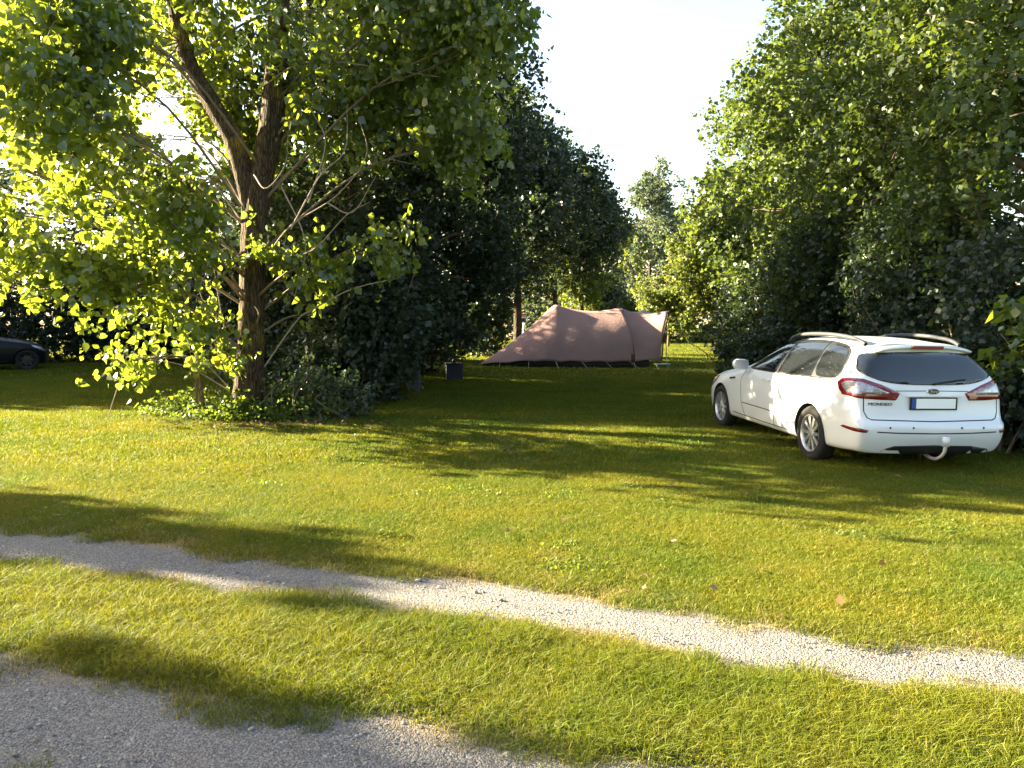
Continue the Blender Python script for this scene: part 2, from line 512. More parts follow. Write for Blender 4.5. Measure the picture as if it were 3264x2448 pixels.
def blade_patch(name, n, rad, hmin, hmax, wid, lean, mat, seed, bias=0.25):
    rg = np.random.default_rng(seed)
    r = rad * np.sqrt(rg.random(n)); a = rg.random(n) * 6.283
    bx, by = r * np.cos(a), r * np.sin(a)
    h = hmin + (hmax - hmin) * rg.random(n) ** 1.3
    la = rg.random(n) * 6.283
    lm = lean * (0.25 + rg.random(n)) * h
    dx, dy = np.cos(la) * lm + bias * h, np.sin(la) * lm
    pa = rg.random(n) * 6.283
    wx, wy = np.cos(pa) * wid / 2, np.sin(pa) * wid / 2
    z0 = np.full(n, -0.004)
    V = np.empty((n, 5, 3))
    V[:, 0] = np.stack([bx - wx, by - wy, z0], 1)
    V[:, 1] = np.stack([bx + wx, by + wy, z0], 1)
    V[:, 2] = np.stack([bx + wx * .8 + dx * .35, by + wy * .8 + dy * .35, h * .62], 1)
    V[:, 3] = np.stack([bx - wx * .8 + dx * .35, by - wy * .8 + dy * .35, h * .62], 1)
    V[:, 4] = np.stack([bx + dx, by + dy, h * (1 - 0.25 * rg.random(n))], 1)
    o = (np.arange(n) * 5)[:, None]
    F = np.concatenate([o + np.array([[0, 1, 2]]), o + np.array([[0, 2, 3]]), o + np.array([[3, 2, 4]])])
    me = np_mesh(name, V.reshape(-1, 3), F, 3)
    attr(me, 'tint', np.repeat(rg.random(n), 5).astype(np.float32))
    attr(me, 'along', np.tile(np.array([0, 0, .6, .6, 1.0]), n).astype(np.float32))
    me.materials.append(mat)
    return me


rg = np.random.default_rng(5)


def in_frame(n, y0, y1):
    y = np.sqrt(y0 * y0 + (y1 * y1 - y0 * y0) * rg.random(n))
    x = (rg.random(n) * 2 - 1) * (0.70 * y + 0.5)
    return x, y


def clump_noise(x, y, s=0):
    return (np.sin(2.1 * x + 1.3 * y + s) + np.sin(-1.7 * x + 2.9 * y + 2 * s) + np.sin(4.3 * x + 3.1 * y + 3 * s)) / 3


def near_track(x, y):
    return np.maximum(band(x, y, T1U, T1L, 1.0), band(x, y, T2U, T2L, 2.0))


patches = [blade_patch('grass_short', 420, 0.16, 0.014, 0.042, 0.0028, 1.0, M['grass'], 1),
           blade_patch('grass_short', 420, 0.16, 0.016, 0.05, 0.0028, 1.1, M['grass'], 2),
           blade_patch('grass_long', 190, 0.10, 0.022, 0.078, 0.0029, 1.0, M['grass'], 3),
           blade_patch('grass_long', 170, 0.11, 0.028, 0.095, 0.0029, 0.95, M['grass'], 4),
           blade_patch('grass_dry', 130, 0.11, 0.012, 0.05, 0.0027, 1.5, M['grass_dry'], 6),
           blade_patch('grass_mid', 330, 0.34, 0.025, 0.06, 0.0062, 0.9, M['grass'], 7),
           blade_patch('grass_mid', 330, 0.34, 0.03, 0.065, 0.0062, 0.8, M['grass'], 8),
           blade_patch('grass_far', 320, 0.75, 0.03, 0.075, 0.013, 0.8, M['grass'], 9)]
PX, PY, PS, PI_ = [], [], [], []


def put(x, y, s, i):
    PX.append(x); PY.append(y); PS.append(s); PI_.append(i)


# short lawn, near
x, y = in_frame(9000, 2.5, 9.0)
b = near_track(x, y)
d = b < -0.02
put(x[d], y[d], rg.uniform(.8, 1.25, d.sum()), rg.integers(0, 2, d.sum()))
# long grass on the strip between the tracks and ragged tufts along edges
x, y = in_frame(9000, 2.4, 6.2)
b = near_track(x, y)
strip = (y < yi(T1L, x)) & (y > yi(T2U, x))
d = strip & (b < -0.03) & (rg.random(len(x)) < 0.72 + 0.4 * clump_noise(x, y))
put(x[d], y[d], rg.uniform(.6, 1.15, d.sum()), rg.integers(2, 4, d.sum()))
x, y = in_frame(9000, 2.4, 7.5)
b = near_track(x, y)
d = (b > -0.28) & (b < 0.13) & (rg.random(len(x)) < 0.62 + 0.5 * clump_noise(x * 2, y * 2, 1) - 3.2 * np.maximum(b, 0))
put(x[d], y[d], rg.uniform(.6, 1.2, d.sum()), np.where(rg.random(d.sum()) < 0.85, 4, rg.integers(2, 4, d.sum())))
x, y = in_frame(9000, 2.4, 5.0)
b = near_track(x, y)
d = (b > 0.0) & (b < 0.25) & (y < yi(T2U, x) + 0.2) & (rg.random(len(x)) < -0.1 + 0.75 * clump_noise(x * 2.2, y * 2.2, 4))
put(x[d], y[d], rg.uniform(.5, 1.0, d.sum()), rg.integers(2, 5, d.sum()))
# dry tussocks sprinkled in the lawn
x, y = in_frame(1500, 4.0, 12.0)
d = (near_track(x, y) < -0.05) & (clump_noise(x, y, 7) > 0.15)
put(x[d], y[d], rg.uniform(.7, 1.2, d.sum()), np.full(d.sum(), 4))
# middle and far lawn
x, y = in_frame(6500, 8.4, 22)
put(x, y, rg.uniform(.8, 1.25, len(x)), rg.integers(5, 7, len(x)))
x, y = in_frame(4200, 20, 57)
put(x, y, rg.uniform(.8, 1.3, len(x)), np.full(len(x), 7))
X = np.concatenate(PX); Y = np.concatenate(PY); S = np.concatenate(PS); I = np.concatenate(PI_)
n = len(X)
rot = np.zeros((n, 3)); rot[:, 2] = rg.normal(0, 1.2, n)
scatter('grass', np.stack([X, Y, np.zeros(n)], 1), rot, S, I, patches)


# gravel stones
def stone_mesh(name, seed):
    bm = bmesh.new()
    bmesh.ops.create_icosphere(bm, subdivisions=1, radius=1.0)
    r = random.Random(seed)
    for v in bm.verts:
        v.co *= r.uniform(0.7, 1.15)
        v.co.z *= 0.6; v.co.x *= 1.15
    me = bpy.data.meshes.new(name)
    bm.to_mesh(me); bm.free()
    me.materials.append(M['stone_%d' % (seed % 4)])
    return me


x, y = in_frame(52000, 2.4, 9.5)
b = near_track(x, y)
d = (b > -0.01) & (rg.random(len(x)) < np.clip(0.35 + b * 2.2 + 0.3 * clump_noise(x * 1.5, y * 1.5, 2), 0.05, 1))
x, y = x[d], y[d]
n = len(x)
sz = 0.0028 + 0.0075 * rg.random(n) ** 4 + 0.012 * (rg.random(n) > .994)
rot = rg.random((n, 3)) * np.array([0.5, 0.5, 6.28])
scatter('gravel', np.stack([x, y, 0.011 + sz * 0.25], 1), rot, sz, rg.integers(0, 8, n), [stone_mesh('pebble', k) for k in range(8)])


# ------------------------------------------------------------------ foliage
def noise3(P, seed, f):
    r = np.random.default_rng(seed)
    v = np.zeros(len(P))
    for k in range(6):
        d = r.normal(0, 1, 3); d /= np.linalg.norm(d)
        v += np.sin(P @ (d * f * r.uniform(0.7, 1.8)) + r.uniform(0, 6.28))
    return v / 6 ** 0.5


def leaves_mesh(name, C, seed, size, droop=0.7, fat=0.9, var=0.33, quads=False, up=0.35):
    """one leaf per point of C, as a folded heart-shaped blade"""
    rg = np.random.default_rng(seed)
    n = len(C)
    T = rg.normal(0, 1, (n, 3)); T[:, 2] = T[:, 2] * 0.5 - droop
    T /= np.linalg.norm(T, axis=1)[:, None]
    Nn = rg.normal(0, 1, (n, 3)); Nn[:, 2] = Nn[:, 2] * (0.45 if up == 0 else 1.0) + up * np.sign(Nn[:, 2] + 0.6)
    W = np.cross(T, Nn); W /= np.linalg.norm(W, axis=1)[:, None] + 1e-9
    Nn = np.cross(W, T)
    s = size * (1 + var * rg.normal(0, 1, n)).clip(0.4, 1.8)
    L = s[:, None] * T; Wd = (s * fat * 0.5)[:, None] * W; U = (s * rg.uniform(-0.05, 0.2, n))[:, None] * Nn
    tint = rg.random(n)
    if quads:
        V = np.empty((n, 6, 3))
        V[:, 0] = C
        V[:, 1] = C + 0.12 * L + Wd * 0.75 + U
        V[:, 2] = C + 0.42 * L + Wd * 0.92 + U
        V[:, 3] = C + 1.0 * L - U * 0.8
        V[:, 4] = C + 0.42 * L - Wd * 0.92 + U
        V[:, 5] = C + 0.12 * L - Wd * 0.75 + U
        o = (np.arange(n) * 6)[:, None]
        F = np.stack([o + np.array([[0, 1, 2, 3]]), o + np.array([[0, 3, 4, 5]])], 1).reshape(-1, 4)
        me = np_mesh(name, V.reshape(-1, 3), F, 4)
        attr(me, 'tint', np.repeat(tint, 6).astype(np.float32))
    else:
        V = np.empty((n, 4, 3))
        V[:, 0] = C
        V[:, 1] = C + 0.38 * L + Wd + U
        V[:, 2] = C + L
        V[:, 3] = C + 0.38 * L - Wd + U
        o = (np.arange(n) * 4)[:, None]
        F = np.stack([o + np.array([[0, 1, 2]]), o + np.array([[0, 2, 3]])], 1).reshape(-1, 3)
        me = np_mesh(name, V.reshape(-1, 3), F, 3)
        attr(me, 'tint', np.repeat(tint, 4).astype(np.float32))
    return me


def twig_leaves(clusters, n_twigs, per, seed, spray=0.5, gap=-0.25, freq=1.6, shell=0.5, center=None):
    """clusters: rows (cx,cy,cz,rx,ry,rz,weight). Leaves strung along short twigs that fill the clusters, with gaps."""
    rg = np.random.default_rng(seed)
    K = np.asarray(clusters, float)
    w = K[:, 6] / K[:, 6].sum()
    k = rg.choice(len(K), n_twigs, p=w)
    D = rg.normal(0, 1, (n_twigs, 3)); D /= np.linalg.norm(D, axis=1)[:, None]
    r = rg.random(n_twigs) ** shell
    P = K[k, :3] + D * r[:, None] * K[k, 3:6]
    keep = noise3(P, seed + 1, freq) > gap
    P, D, k = P[keep], D[keep], k[keep]
    m = len(P)
    dirn = D + rg.normal(0, 0.6, (m, 3)); dirn[:, 2] -= 0.25
    dirn /= np.linalg.norm(dirn, axis=1)[:, None]
    ln = spray * rg.uniform(0.5, 1.3, m)
    t = rg.random((m, per))
    C = P[:, None, :] + dirn[:, None, :] * (t * ln[:, None])[..., None] + rg.normal(0, 0.055 * spray / 0.5, (m, per, 3))
    C[..., 2] -= 0.25 * (t * ln[:, None]) ** 2
    return C.reshape(-1, 3), P, k, dirn, ln


def branch_items(trunk_pts, clusters, P, k, seed, r0=0.045, sub=6, z_min=1.0):
    rg = np.random.default_rng(seed)
    T = np.asarray(trunk_pts, float)
    items = []
    for c, row in enumerate(clusters):
        q = np.array(row[:3], float)
        dh = np.linalg.norm(T[:, :2] - q[:2], axis=1)
        want = max(z_min, q[2] - 0.55 * dh.min() - 0.3)
        a = T[np.argmin(np.abs(T[:, 2] - want))]
        mid = (a + q) / 2 + np.array([rg.normal(0, .15), rg.normal(0, .15), 0.12 * np.linalg.norm(q - a)])
        path = smooth_path([a, mid, q], 4)
        items.append((path, np.linspace(r0, r0 * 0.4, len(path))))
        idx = np.nonzero(k == c)[0]
        if len(idx):
            for i in rg.choice(idx, min(sub, len(idx)), replace=False):
                s = path[rg.integers(len(path) // 2, len(path))]
                m2 = (s + P[i]) / 2 + rg.normal(0, 0.1, 3)
                pp = smooth_path([s, m2, P[i]], 3)
                items.append((pp, np.linspace(r0 * 0.38, 0.005, len(pp))))
    return items


def trunk_mesh(name, pts, radii, mat, parent, seed=0, n=18, k=8, rough=0.05, flare=0.0):
    rg = np.random.default_rng(seed)
    path = smooth_path(pts, k)
    rr = np.interp(np.linspace(0, 1, len(path)), np.linspace(0, 1, len(radii)), radii)
    if flare:
        rr = rr * (1 + flare * np.exp(-(path[:, 2] - path[0, 2]) / 0.22))
    V, F = tube_arrays(path, rr, n)
    # furrowed bark: radial relief that runs along the stem
    c = np.repeat(path, n, axis=0)
    ang = np.tile(np.linspace(0, 2 * math.pi, n, endpoint=False), len(path))
    h = np.repeat(np.linspace(0, 1, len(path)) * 9, n)
    rel = 1 + rough * (np.sin(5 * ang + 1.3 * np.sin(h)) * 0.6 + np.sin(9 * ang + h * 1.7) * 0.5) + rg.normal(0, rough * 0.35, len(V))
    V = c + (V - c) * rel[:, None]
    me = np_mesh(name, V, F, 4)
    return link(name, me, mat, parent, True), path


def auto_clusters(cx, cy, z0, z1, r, n, seed, shape='ovoid', sx=1.0):
    rg = np.random.default_rng(seed)
    out = []
    for i in range(n):
        t = (i + rg.random()) / n
        z = z0 + (z1 - z0) * t
        if shape == 'ovoid': pr = r * (math.sin(math.pi * (0.12 + 0.83 * t)) ** 0.7)
        elif shape == 'cone': pr = r * (1.02 - t) ** 0.8
        else: pr = r * (0.75 + 0.25 * math.sin(3 * t))
        a = i * 2.399 + rg.normal(0, 0.5)
        d = pr * rg.uniform(0.25, 0.75)
        rad = max(0.35, pr * rg.uniform(0.42, 0.62))
        out.append((cx + sx * d * math.cos(a), cy + d * math.sin(a), z, rad * 1.1, rad * 1.1, rad * 0.8, rad ** 2))
    return out


def tree(name, label, cat, base, h, r, z0, mat, seed, leaf=0.10, twigs=4000, per=14, group=None, bark='bark2', shape='ovoid', ncl=22, trunk_r=0.16, lean=(0, 0), stems=None, gap=-0.35, spray=0.5, off=(0, 0), sub=5, droop=0.6):
    t = thing(name, label, cat, (base[0], base[1], 0), group=group)
    lx, ly = lean
    cl = auto_clusters(off[0] + lx * 0.6, off[1] + ly * 0.6, z0, h, r, ncl, seed, shape)
    tp = [(0, 0, -0.05), (lx * .15 + .03, ly * .15, h * .2), (lx * .4 - .05, ly * .4, h * .45), (lx * .7, ly * .7, h * .7), (lx, ly, h * .93)]
    tr, path = trunk_mesh('trunk', tp, [trunk_r, trunk_r * .85, trunk_r * .65, trunk_r * .4, 0.02], M[bark], t, seed, n=12, k=5, flare=0.35)
    for s in (stems or []):
        trunk_mesh('stem', [(s[0], s[1], -0.03), (s[0] * 1.2 + .03, s[1], h * .2), (s[2], s[3], h * .5)], [s[4], s[4] * .8, s[4] * .35], M[bark], t, seed + 7, n=8, k=5, flare=0.3)
    C, P, k, dr, ln = twig_leaves(cl, twigs, per, seed, spray=spray, gap=gap)
    C[:, 2] = np.maximum(C[:, 2], 0.12)
    tag(tubes('branches', branch_items(path, cl, P, k, seed, r0=max(0.02, trunk_r * 0.28), sub=sub, z_min=0.6), M['twig'], t, n=5), kind='stuff')
    link('crown', leaves_mesh('crown', C, seed + 3, leaf, droop=droop), M[mat], t)
    return t


def shrub(name, label, base, clusters, mat, seed, leaf, twigs, per, group=None, gap=-0.6, cat='shrub', stems=6, spray=.35):
    t = thing(name, label, cat, (base[0], base[1], 0), group=group)
    cl = [(c[0] - base[0], c[1] - base[1]) + tuple(c[2:]) for c in clusters]
    C, P, k, dr, ln = twig_leaves(cl, twigs, per, seed, spray=spray, gap=gap, freq=2.4)
    C[:, 2] = np.maximum(C[:, 2], 0.05)
    st = []
    rg_ = np.random.default_rng(seed)
    for c in cl:
        for q in range(stems):
            a = np.array([c[0] + rg_.normal(0, .3), c[1] + rg_.normal(0, .3), -.02])
            e = np.array([c[0] + rg_.normal(0, c[3] * .6), c[1] + rg_.normal(0, c[4] * .6), c[2] + c[5] * rg_.uniform(.2, .8)])
            p = smooth_path([a, (a + e) / 2 + rg_.normal(0, .12, 3), e], 4)
            st.append((p, np.linspace(0.022, 0.006, len(p))))
    tag(tubes('stems', st, M['twig'], t, n=5), kind='stuff')
    link('foliage', leaves_mesh('foliage', C, seed + 2, leaf, droop=.5), M[mat], t)
    return t


# ---- the big forked poplar on the left -------------------------------------------------
BX, BY = -4.58, 13.08
ta = thing('poplar_tree', 'big forked poplar with sunlit yellow-green leaves and rugged trunk beside the small post', 'tree', (BX, BY, 0))
L_ = lambda pts: [(p[0] - BX, p[1] - BY, p[2]) for p in pts]
pts = L_([(-4.55, BY, -0.08), (-4.45, BY, .45), (-4.38, BY, 1.2), (-4.33, BY, 2.06), (-4.27, BY, 3.1), (-4.16, BY, 3.85), (-3.97, BY, 4.65), (-3.84, BY, 5.6), (-3.76, BY, 6.9), (-3.72, 12.9, 9), (-3.95, 12.8, 12.5)])
tr, path_main = trunk_mesh('trunk', pts, [.29, .24, .215, .205, .205, .20, .19, .18, .165, .12, .03], M['bark'], ta, 3, n=40, k=12, rough=0.045, flare=0.35)
lp = L_([(-4.27, BY, 3.1), (-4.36, BY, 3.85), (-4.55, BY - .05, 4.6), (-4.85, BY - .1, 5.15), (-5.22, BY - .1, 5.85), (-5.42, BY - .1, 6.8), (-5.7, BY, 9.0), (-5.6, BY, 11)])
lb, path_l = trunk_mesh('limb', lp, [.15, .165, .15, .14, .125, .11, .08, .03], M['bark'], ta, 4, n=28, k=10, rough=0.045)
CA = [(-6.4, 14.8, 5.8, 1.2, 0.8, 1.2, 1.1), (-7.2, 11.2, 4.7, 0.9, 0.9, 0.9, 1.1), (-5.9, 14.9, 4.4, 0.9, 0.6, 0.7, 0.7), (-7.1, 11.3, 3.85, .75, .7, .5, .75), (-6.3, 10.4, 3.6, 0.9, 0.8, 0.6, 0.8), (-5.6, 9.6, 4.4, 0.7, 0.7, 0.6, 0.55),
      (-5.4, 12.0, 2.8, 0.6, 0.4, 0.45, 0.4), (-7.7, 12.2, 3.3, 0.8, 0.7, 0.4, 0.6), (-6.9, 11.3, 2.5, 0.65, 0.6, 0.2, 0.28), (-4.7, 11.0, 3.2, 0.5, 0.6, 0.5, 0.35), (-5.8, 11.4, 2.35, .5, .5, .25, .22),
      (-5.75, 12.2, 1.85, 0.5, 0.35, 0.2, 0.15), (-4.85, 12.4, 1.7, 0.3, 0.25, 0.22, 0.09), (-6.15, 12.6, 1.02, 0.36, 0.25, 0.07, 0.06), (-5.6, 13.4, 7.0, 1.4, 1.3, 1.1, 1.0), (-7.0, 11.6, 6.3, 1.2, 1.5, 0.9, 0.5), (-6.5, 14.9, 5.1, .7, .5, .6, .6), (-7.2, 15.3, 5.1, .8, .6, .6, .7), (-6.2, 15.5, 4.7, .6, .5, .5, .4), (-7.65, 12.5, 4.0, .5, .5, .45, .4), (-5.4, 10.6, 5.7, .9, .9, .7, .7),
      (-5.0, 14.6, 5.6, 0.7, 0.7, 0.7, 0.5), (-5.6, 10.0, 5.2, .6, .7, .5, .4), (-6.6, 9.2, 4.7, .7, .7, .6, .4),
      (-2.9, 13.0, 6.6, 1.2, 1.6, 1.1, 0.9), (-1.7, 12.6, 6.6, 1.0, 1.4, 1.0, 0.9), (-0.55, 12.1, 6.6, 0.8, 1.1, 0.7, 0.9), (-0.25, 11.6, 5.85, 0.45, 0.6, 0.32, 0.25), (-2.8, 13.6, 5.2, 1.1, 1.3, 0.8, 1.0), (-1.5, 13.2, 5.2, 1.0, 1.2, 0.8, 1.0), (-0.7, 12.9, 4.6, 0.6, 0.9, 0.5, 0.3),
      (-3.2, 12.8, 2.55, 0.45, 0.4, 0.3, 0.2), (-3.5, 12.8, 1.75, 0.3, 0.3, 0.22, 0.09), (-2.1, 12.8, 2.9, 0.45, 0.45, 0.3, 0.10),
      (-4.1, 12.5, 1.9, 0.4, 0.15, 0.28, 0.10), (-4.6, 12.4, 1.15, .3, .15, .2, .05), (-4.0, 12.5, 2.75, .3, .15, .25, .05), (-5.2, 15.0, 5.0, .9, .6, .7, .75), (-7.8, 13.6, 9.6, 1.8, 1.8, 1.3, 1.8), (-6.5, 13.2, 8.3, 1.6, 1.4, .8, 1.2), (-4.0, 13.2, 8.6, 2.4, 2.2, 1.3, 2.4), (-3.9, 13.2, 10.8, 2.2, 2.2, 1.6, 2.0), (-6.0, 13.3, 9.4, 2.0, 2.0, 1.3, 1.4), (-4.2, 13.2, 13.0, 1.4, 1.4, 1.2, 0.8)]
CA = [(c[0] - BX, c[1] - BY) + tuple(c[2:]) for c in CA]
C, P, k, dr, ln = twig_leaves(CA, 7300, 12, 11, spray=0.55, gap=-0.45, freq=2.4)
both = np.vstack([path_main, path_l])
tag(tubes('branches', branch_items(both, CA, P, k, 12, r0=0.027, sub=8, z_min=0.7), M['twig'], ta, n=5), kind='stuff')
link('crown', leaves_mesh('crown', C, 13, 0.108, droop=1.0, fat=0.95, quads=True, up=0), M['poplar'], ta)
# suckers rising from the foot, and bare dead twigs on the right
sk = []
for a, b_, c_ in [((-4.75, 12.9, 0.9), (-5.15, 12.8, 1.55), (-5.75, 12.7, 2.3)), ((-4.72, 12.9, 1.0), (-4.95, 12.8, 1.7), (-5.2, 12.7, 2.6)), ((-4.7, 12.9, 0.55), (-5.1, 12.85, 1.0), (-5.5, 12.8, 1.35)),
                  ((-4.68, 12.9, 1.2), (-4.75, 12.75, 1.9), (-4.82, 12.6, 2.9)), ((-4.72, 12.95, .5), (-5.4, 12.9, .9), (-6.2, 12.9, 1.05)), ((-6.1, 12.9, 1.1), (-6.45, 12.9, .75), (-6.75, 12.9, 0.02)),
                  ((-3.4, 12.7, 1.75), (-2.6, 12.6, 2.15), (-1.75, 12.5, 2.35)), ((-4.1, 12.9, 0.9), (-3.5, 12.7, 1.65), (-3.2, 12.6, 1.85)),
                  ((-4.1, 13, 5.4), (-3.1, 12.6, 5.7), (-1.1, 12.2, 5.35)), ((-3.8, 13, 3.9), (-3.3, 12.6, 2.9), (-3.5, 12.6, 2.0))]:
    p = smooth_path(L_([a, b_, c_]), 7); sk.append((p, np.linspace(0.015, 0.005, len(p))))
for q in sk: tubes('sucker', [q], M['dry_twig'], ta, n=6)
dt = []
for q in [[(-4.05, 12.8, 2.6), (-3.5, 12.5, 3.15), (-2.75, 12.4, 3.6), (-2.25, 12.3, 4.2), (-2.35, 12.3, 4.75)], [(-3.5, 12.5, 3.1), (-3.0, 12.4, 3.9), (-2.6, 12.4, 4.3), (-2.55, 12.4, 5.0)], [(-3.9, 12.7, 2.7), (-3.2, 12.5, 2.75), (-2.6, 12.4, 3.3), (-2.2, 12.3, 3.5)],
          [(-3.2, 12.45, 3.5), (-2.9, 12.4, 4.4), (-3.1, 12.4, 4.9)], [(-2.9, 12.4, 3.5), (-2.5, 12.4, 3.35), (-2.1, 12.3, 3.9)], [(-4.15, 12.8, 4.0), (-3.9, 12.6, 3.75), (-3.6, 12.6, 4.1), (-3.5, 12.5, 4.6)]]:
    p = smooth_path(L_(q), 6); dt.append((p, np.linspace(0.015, 0.004, len(p))))
for q in dt: tubes('dead_twig', [q], M['dry_twig'], ta, n=5)
# a spray of large leaves hanging close to the camera
rr = random.Random(4)
lm = leaves_mesh('leaf', np.zeros((1, 3)), 3, 1.0, quads=True)
leaf_variants = []
for s in range(6):
    mm = leaves_mesh('leaf', np.zeros((1, 3)), 20 + s, 1.0, droop=1.0, fat=1.0, var=0.0, quads=True)
    mm.attributes['tint'].data.foreach_set('value', np.full(6, 0.6 + 0.08 * s, dtype=np.float32))
    mm.materials.append(M['poplar'])
    leaf_variants.append(mm)
spr = []
for cx, cy, cz in [(-5.60, 9.3, 3.95), (-5.85, 9.0, 4.45), (-5.05, 9.4, 3.75), (-5.3, 9.1, 4.75)]:
    p = smooth_path(L_([(-5.3, 12.9, 6.1), (cx + .1, cy + 1.6, cz + 1.2), (cx, cy + .5, cz + 0.6), (cx, cy, cz)]), 5)
    spr.append((p, np.linspace(0.014, 0.004, len(p))))
    for q in range(9):
        o = link('leaf', leaf_variants[rr.randrange(6)], None, ta)
        u = p[rr.randrange(len(p) - 8, len(p))]
        o.location = (u[0] + rr.uniform(-.09, .09), u[1] + rr.uniform(-.09, .09), u[2] + rr.uniform(-.06, .03))
        o.scale = (rr.uniform(.12, .16),) * 3
        o.rotation_euler = (rr.uniform(-.4, .4), rr.uniform(-.4, .4), rr.uniform(0, 6.28))
for q in spr: tubes('twig', [q], M['twig'], ta, n=5)

# ---- dark grove in the middle
G1 = 'dark trees of the grove between the poplar and the tent'
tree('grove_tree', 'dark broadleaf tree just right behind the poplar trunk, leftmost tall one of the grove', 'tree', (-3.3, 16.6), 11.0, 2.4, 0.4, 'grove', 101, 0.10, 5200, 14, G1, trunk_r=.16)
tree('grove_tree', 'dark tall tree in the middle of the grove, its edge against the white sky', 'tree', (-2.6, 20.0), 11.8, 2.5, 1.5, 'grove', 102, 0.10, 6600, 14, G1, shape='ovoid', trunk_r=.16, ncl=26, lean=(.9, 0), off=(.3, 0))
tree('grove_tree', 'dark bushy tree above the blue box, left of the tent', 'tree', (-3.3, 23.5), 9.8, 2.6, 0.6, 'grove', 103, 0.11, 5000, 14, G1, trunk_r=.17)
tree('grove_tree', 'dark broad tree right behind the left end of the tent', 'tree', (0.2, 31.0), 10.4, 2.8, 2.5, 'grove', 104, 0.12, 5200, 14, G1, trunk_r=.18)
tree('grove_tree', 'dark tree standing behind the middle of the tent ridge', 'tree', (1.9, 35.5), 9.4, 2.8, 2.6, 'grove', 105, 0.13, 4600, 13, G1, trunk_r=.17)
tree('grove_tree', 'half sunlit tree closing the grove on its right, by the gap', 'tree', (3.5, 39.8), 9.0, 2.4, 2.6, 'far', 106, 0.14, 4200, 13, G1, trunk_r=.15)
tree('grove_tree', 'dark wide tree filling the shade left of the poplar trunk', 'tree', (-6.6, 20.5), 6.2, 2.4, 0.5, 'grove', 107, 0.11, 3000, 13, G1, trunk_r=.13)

G7 = 'dark bushes under the grove trees'
for i, (x, y, w, h, lab) in enumerate([(-3.2, 15.1, .85, 2.3, 'dark bush nearest the poplar, right behind its trunk'), (-3.6, 17.6, 1.0, 1.6, 'dark bush under the grove beyond the bush nearest the poplar'), (-3.5, 20.2, 1.0, 1.9, 'dark bush under the grove behind the grey post'), (-3.5, 23.2, 1.0, 2.0, 'dark bush under the grove behind the blue box'), (-1.2, 33.0, 1.0, 2.3, 'dark bush beyond the left tip of the tent, below the grove crowns'), (-2.6, 29.4, 1.2, 2.2, 'dark bush under the grove beside the left tip of the tent'), (-5.6, 19.0, 1.2, 1.7, 'dark bush under the grove seen left of the poplar trunk')]):
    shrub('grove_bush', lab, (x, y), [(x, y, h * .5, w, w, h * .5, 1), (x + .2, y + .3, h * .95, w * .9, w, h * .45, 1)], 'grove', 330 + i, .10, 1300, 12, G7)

for i, (x, y, lab) in enumerate([(-20.5, 28.5, 'dark bush behind the windscreen of the dark car'), (-16.8, 28.8, 'dark bush behind the bonnet of the dark car'), (-13.2, 28.6, 'dark bush on the shaded lawn right of the dark car'), (-9.8, 28.0, 'dark bush at the end of the shaded lawn left of the poplar')]):
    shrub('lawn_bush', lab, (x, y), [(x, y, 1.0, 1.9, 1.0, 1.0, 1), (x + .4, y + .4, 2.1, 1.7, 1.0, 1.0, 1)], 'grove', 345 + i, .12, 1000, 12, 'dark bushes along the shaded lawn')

# ---- low trees and hedge far left, behind the dark car
G2 = 'low dark trees behind the parked dark car'
for i, (x, y, h, r, lab) in enumerate([(-20.5, 31, 7.6, 3.2, 'low dark tree at the far left edge, behind the dark car'), (-15.6, 31, 7.0, 3.1, 'low dark rounded tree right behind the nose of the dark car'), (-11.2, 30, 6.0, 2.9, 'low dark tree in the shade midway between dark car and poplar trunk'), (-8.0, 26.5, 5.6, 2.4, 'low dark tree seen through branches just left of the poplar trunk')]):
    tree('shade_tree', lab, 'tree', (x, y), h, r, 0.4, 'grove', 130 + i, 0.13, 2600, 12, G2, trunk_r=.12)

# ---- trees on the right
G3 = 'leafy trees in the row behind the white car'
tree('row_tree', 'tallest leafy tree at the right edge, towering over the white car', 'tree', (8.6, 12.6), 12.5, 3.9, 2.6, 'right', 201, 0.092, 8000, 14, G3, bark='bark2', trunk_r=.2, ncl=34, off=(-.3, 0), gap=-.2)
tree('row_tree', 'leafy tree behind the white car roof, second from the right edge', 'tree', (8.4, 18.2), 11.5, 3.2, 2.0, 'right', 202, 0.098, 5800, 14, G3, trunk_r=.18, ncl=28)
tree('row_tree', 'leafy tree stepping down toward the sky gap, third from the right edge', 'tree', (10.3, 24.0), 10.8, 3.3, 1.6, 'right', 203, 0.12, 5000, 13, G3, trunk_r=.17, ncl=26, lean=(-1.3, 0))
tree('row_tree', 'sunlit leafy tree of middle height in the right row, fourth from the right edge', 'tree', (12.0, 31.0), 11.6, 3.3, 2.2, 'right', 204, 0.13, 4600, 13, G3, trunk_r=.16, ncl=24, lean=(-2.2, 0))
tree('row_tree', 'yellow-green tree on pale twin trunks at the end of the right row', 'tree', (12.3, 45.0), 10.0, 3.3, 2.2, 'far', 205, 0.15, 4000, 13, G3, bark='bark3', trunk_r=.17, stems=[(0.35, -.2, 1.0, -.3, .13), (-.45, 0, -1.3, 0, .09)], ncl=24)
tree('row_tree', 'small bright yellow-green tree with slim lit trunk right of the tent', 'tree', (8.6, 43.0), 5.6, 1.7, 1.0, 'far', 206, 0.14, 1700, 13, G3, bark='bark3', trunk_r=.07, ncl=16)
tree('row_tree', 'low bright green bushy tree beside the pale twin trunks', 'tree', (10.6, 40.5), 7.6, 2.2, 1.5, 'far', 207, 0.14, 2600, 13, G3, bark='bark3', trunk_r=.09, ncl=18)

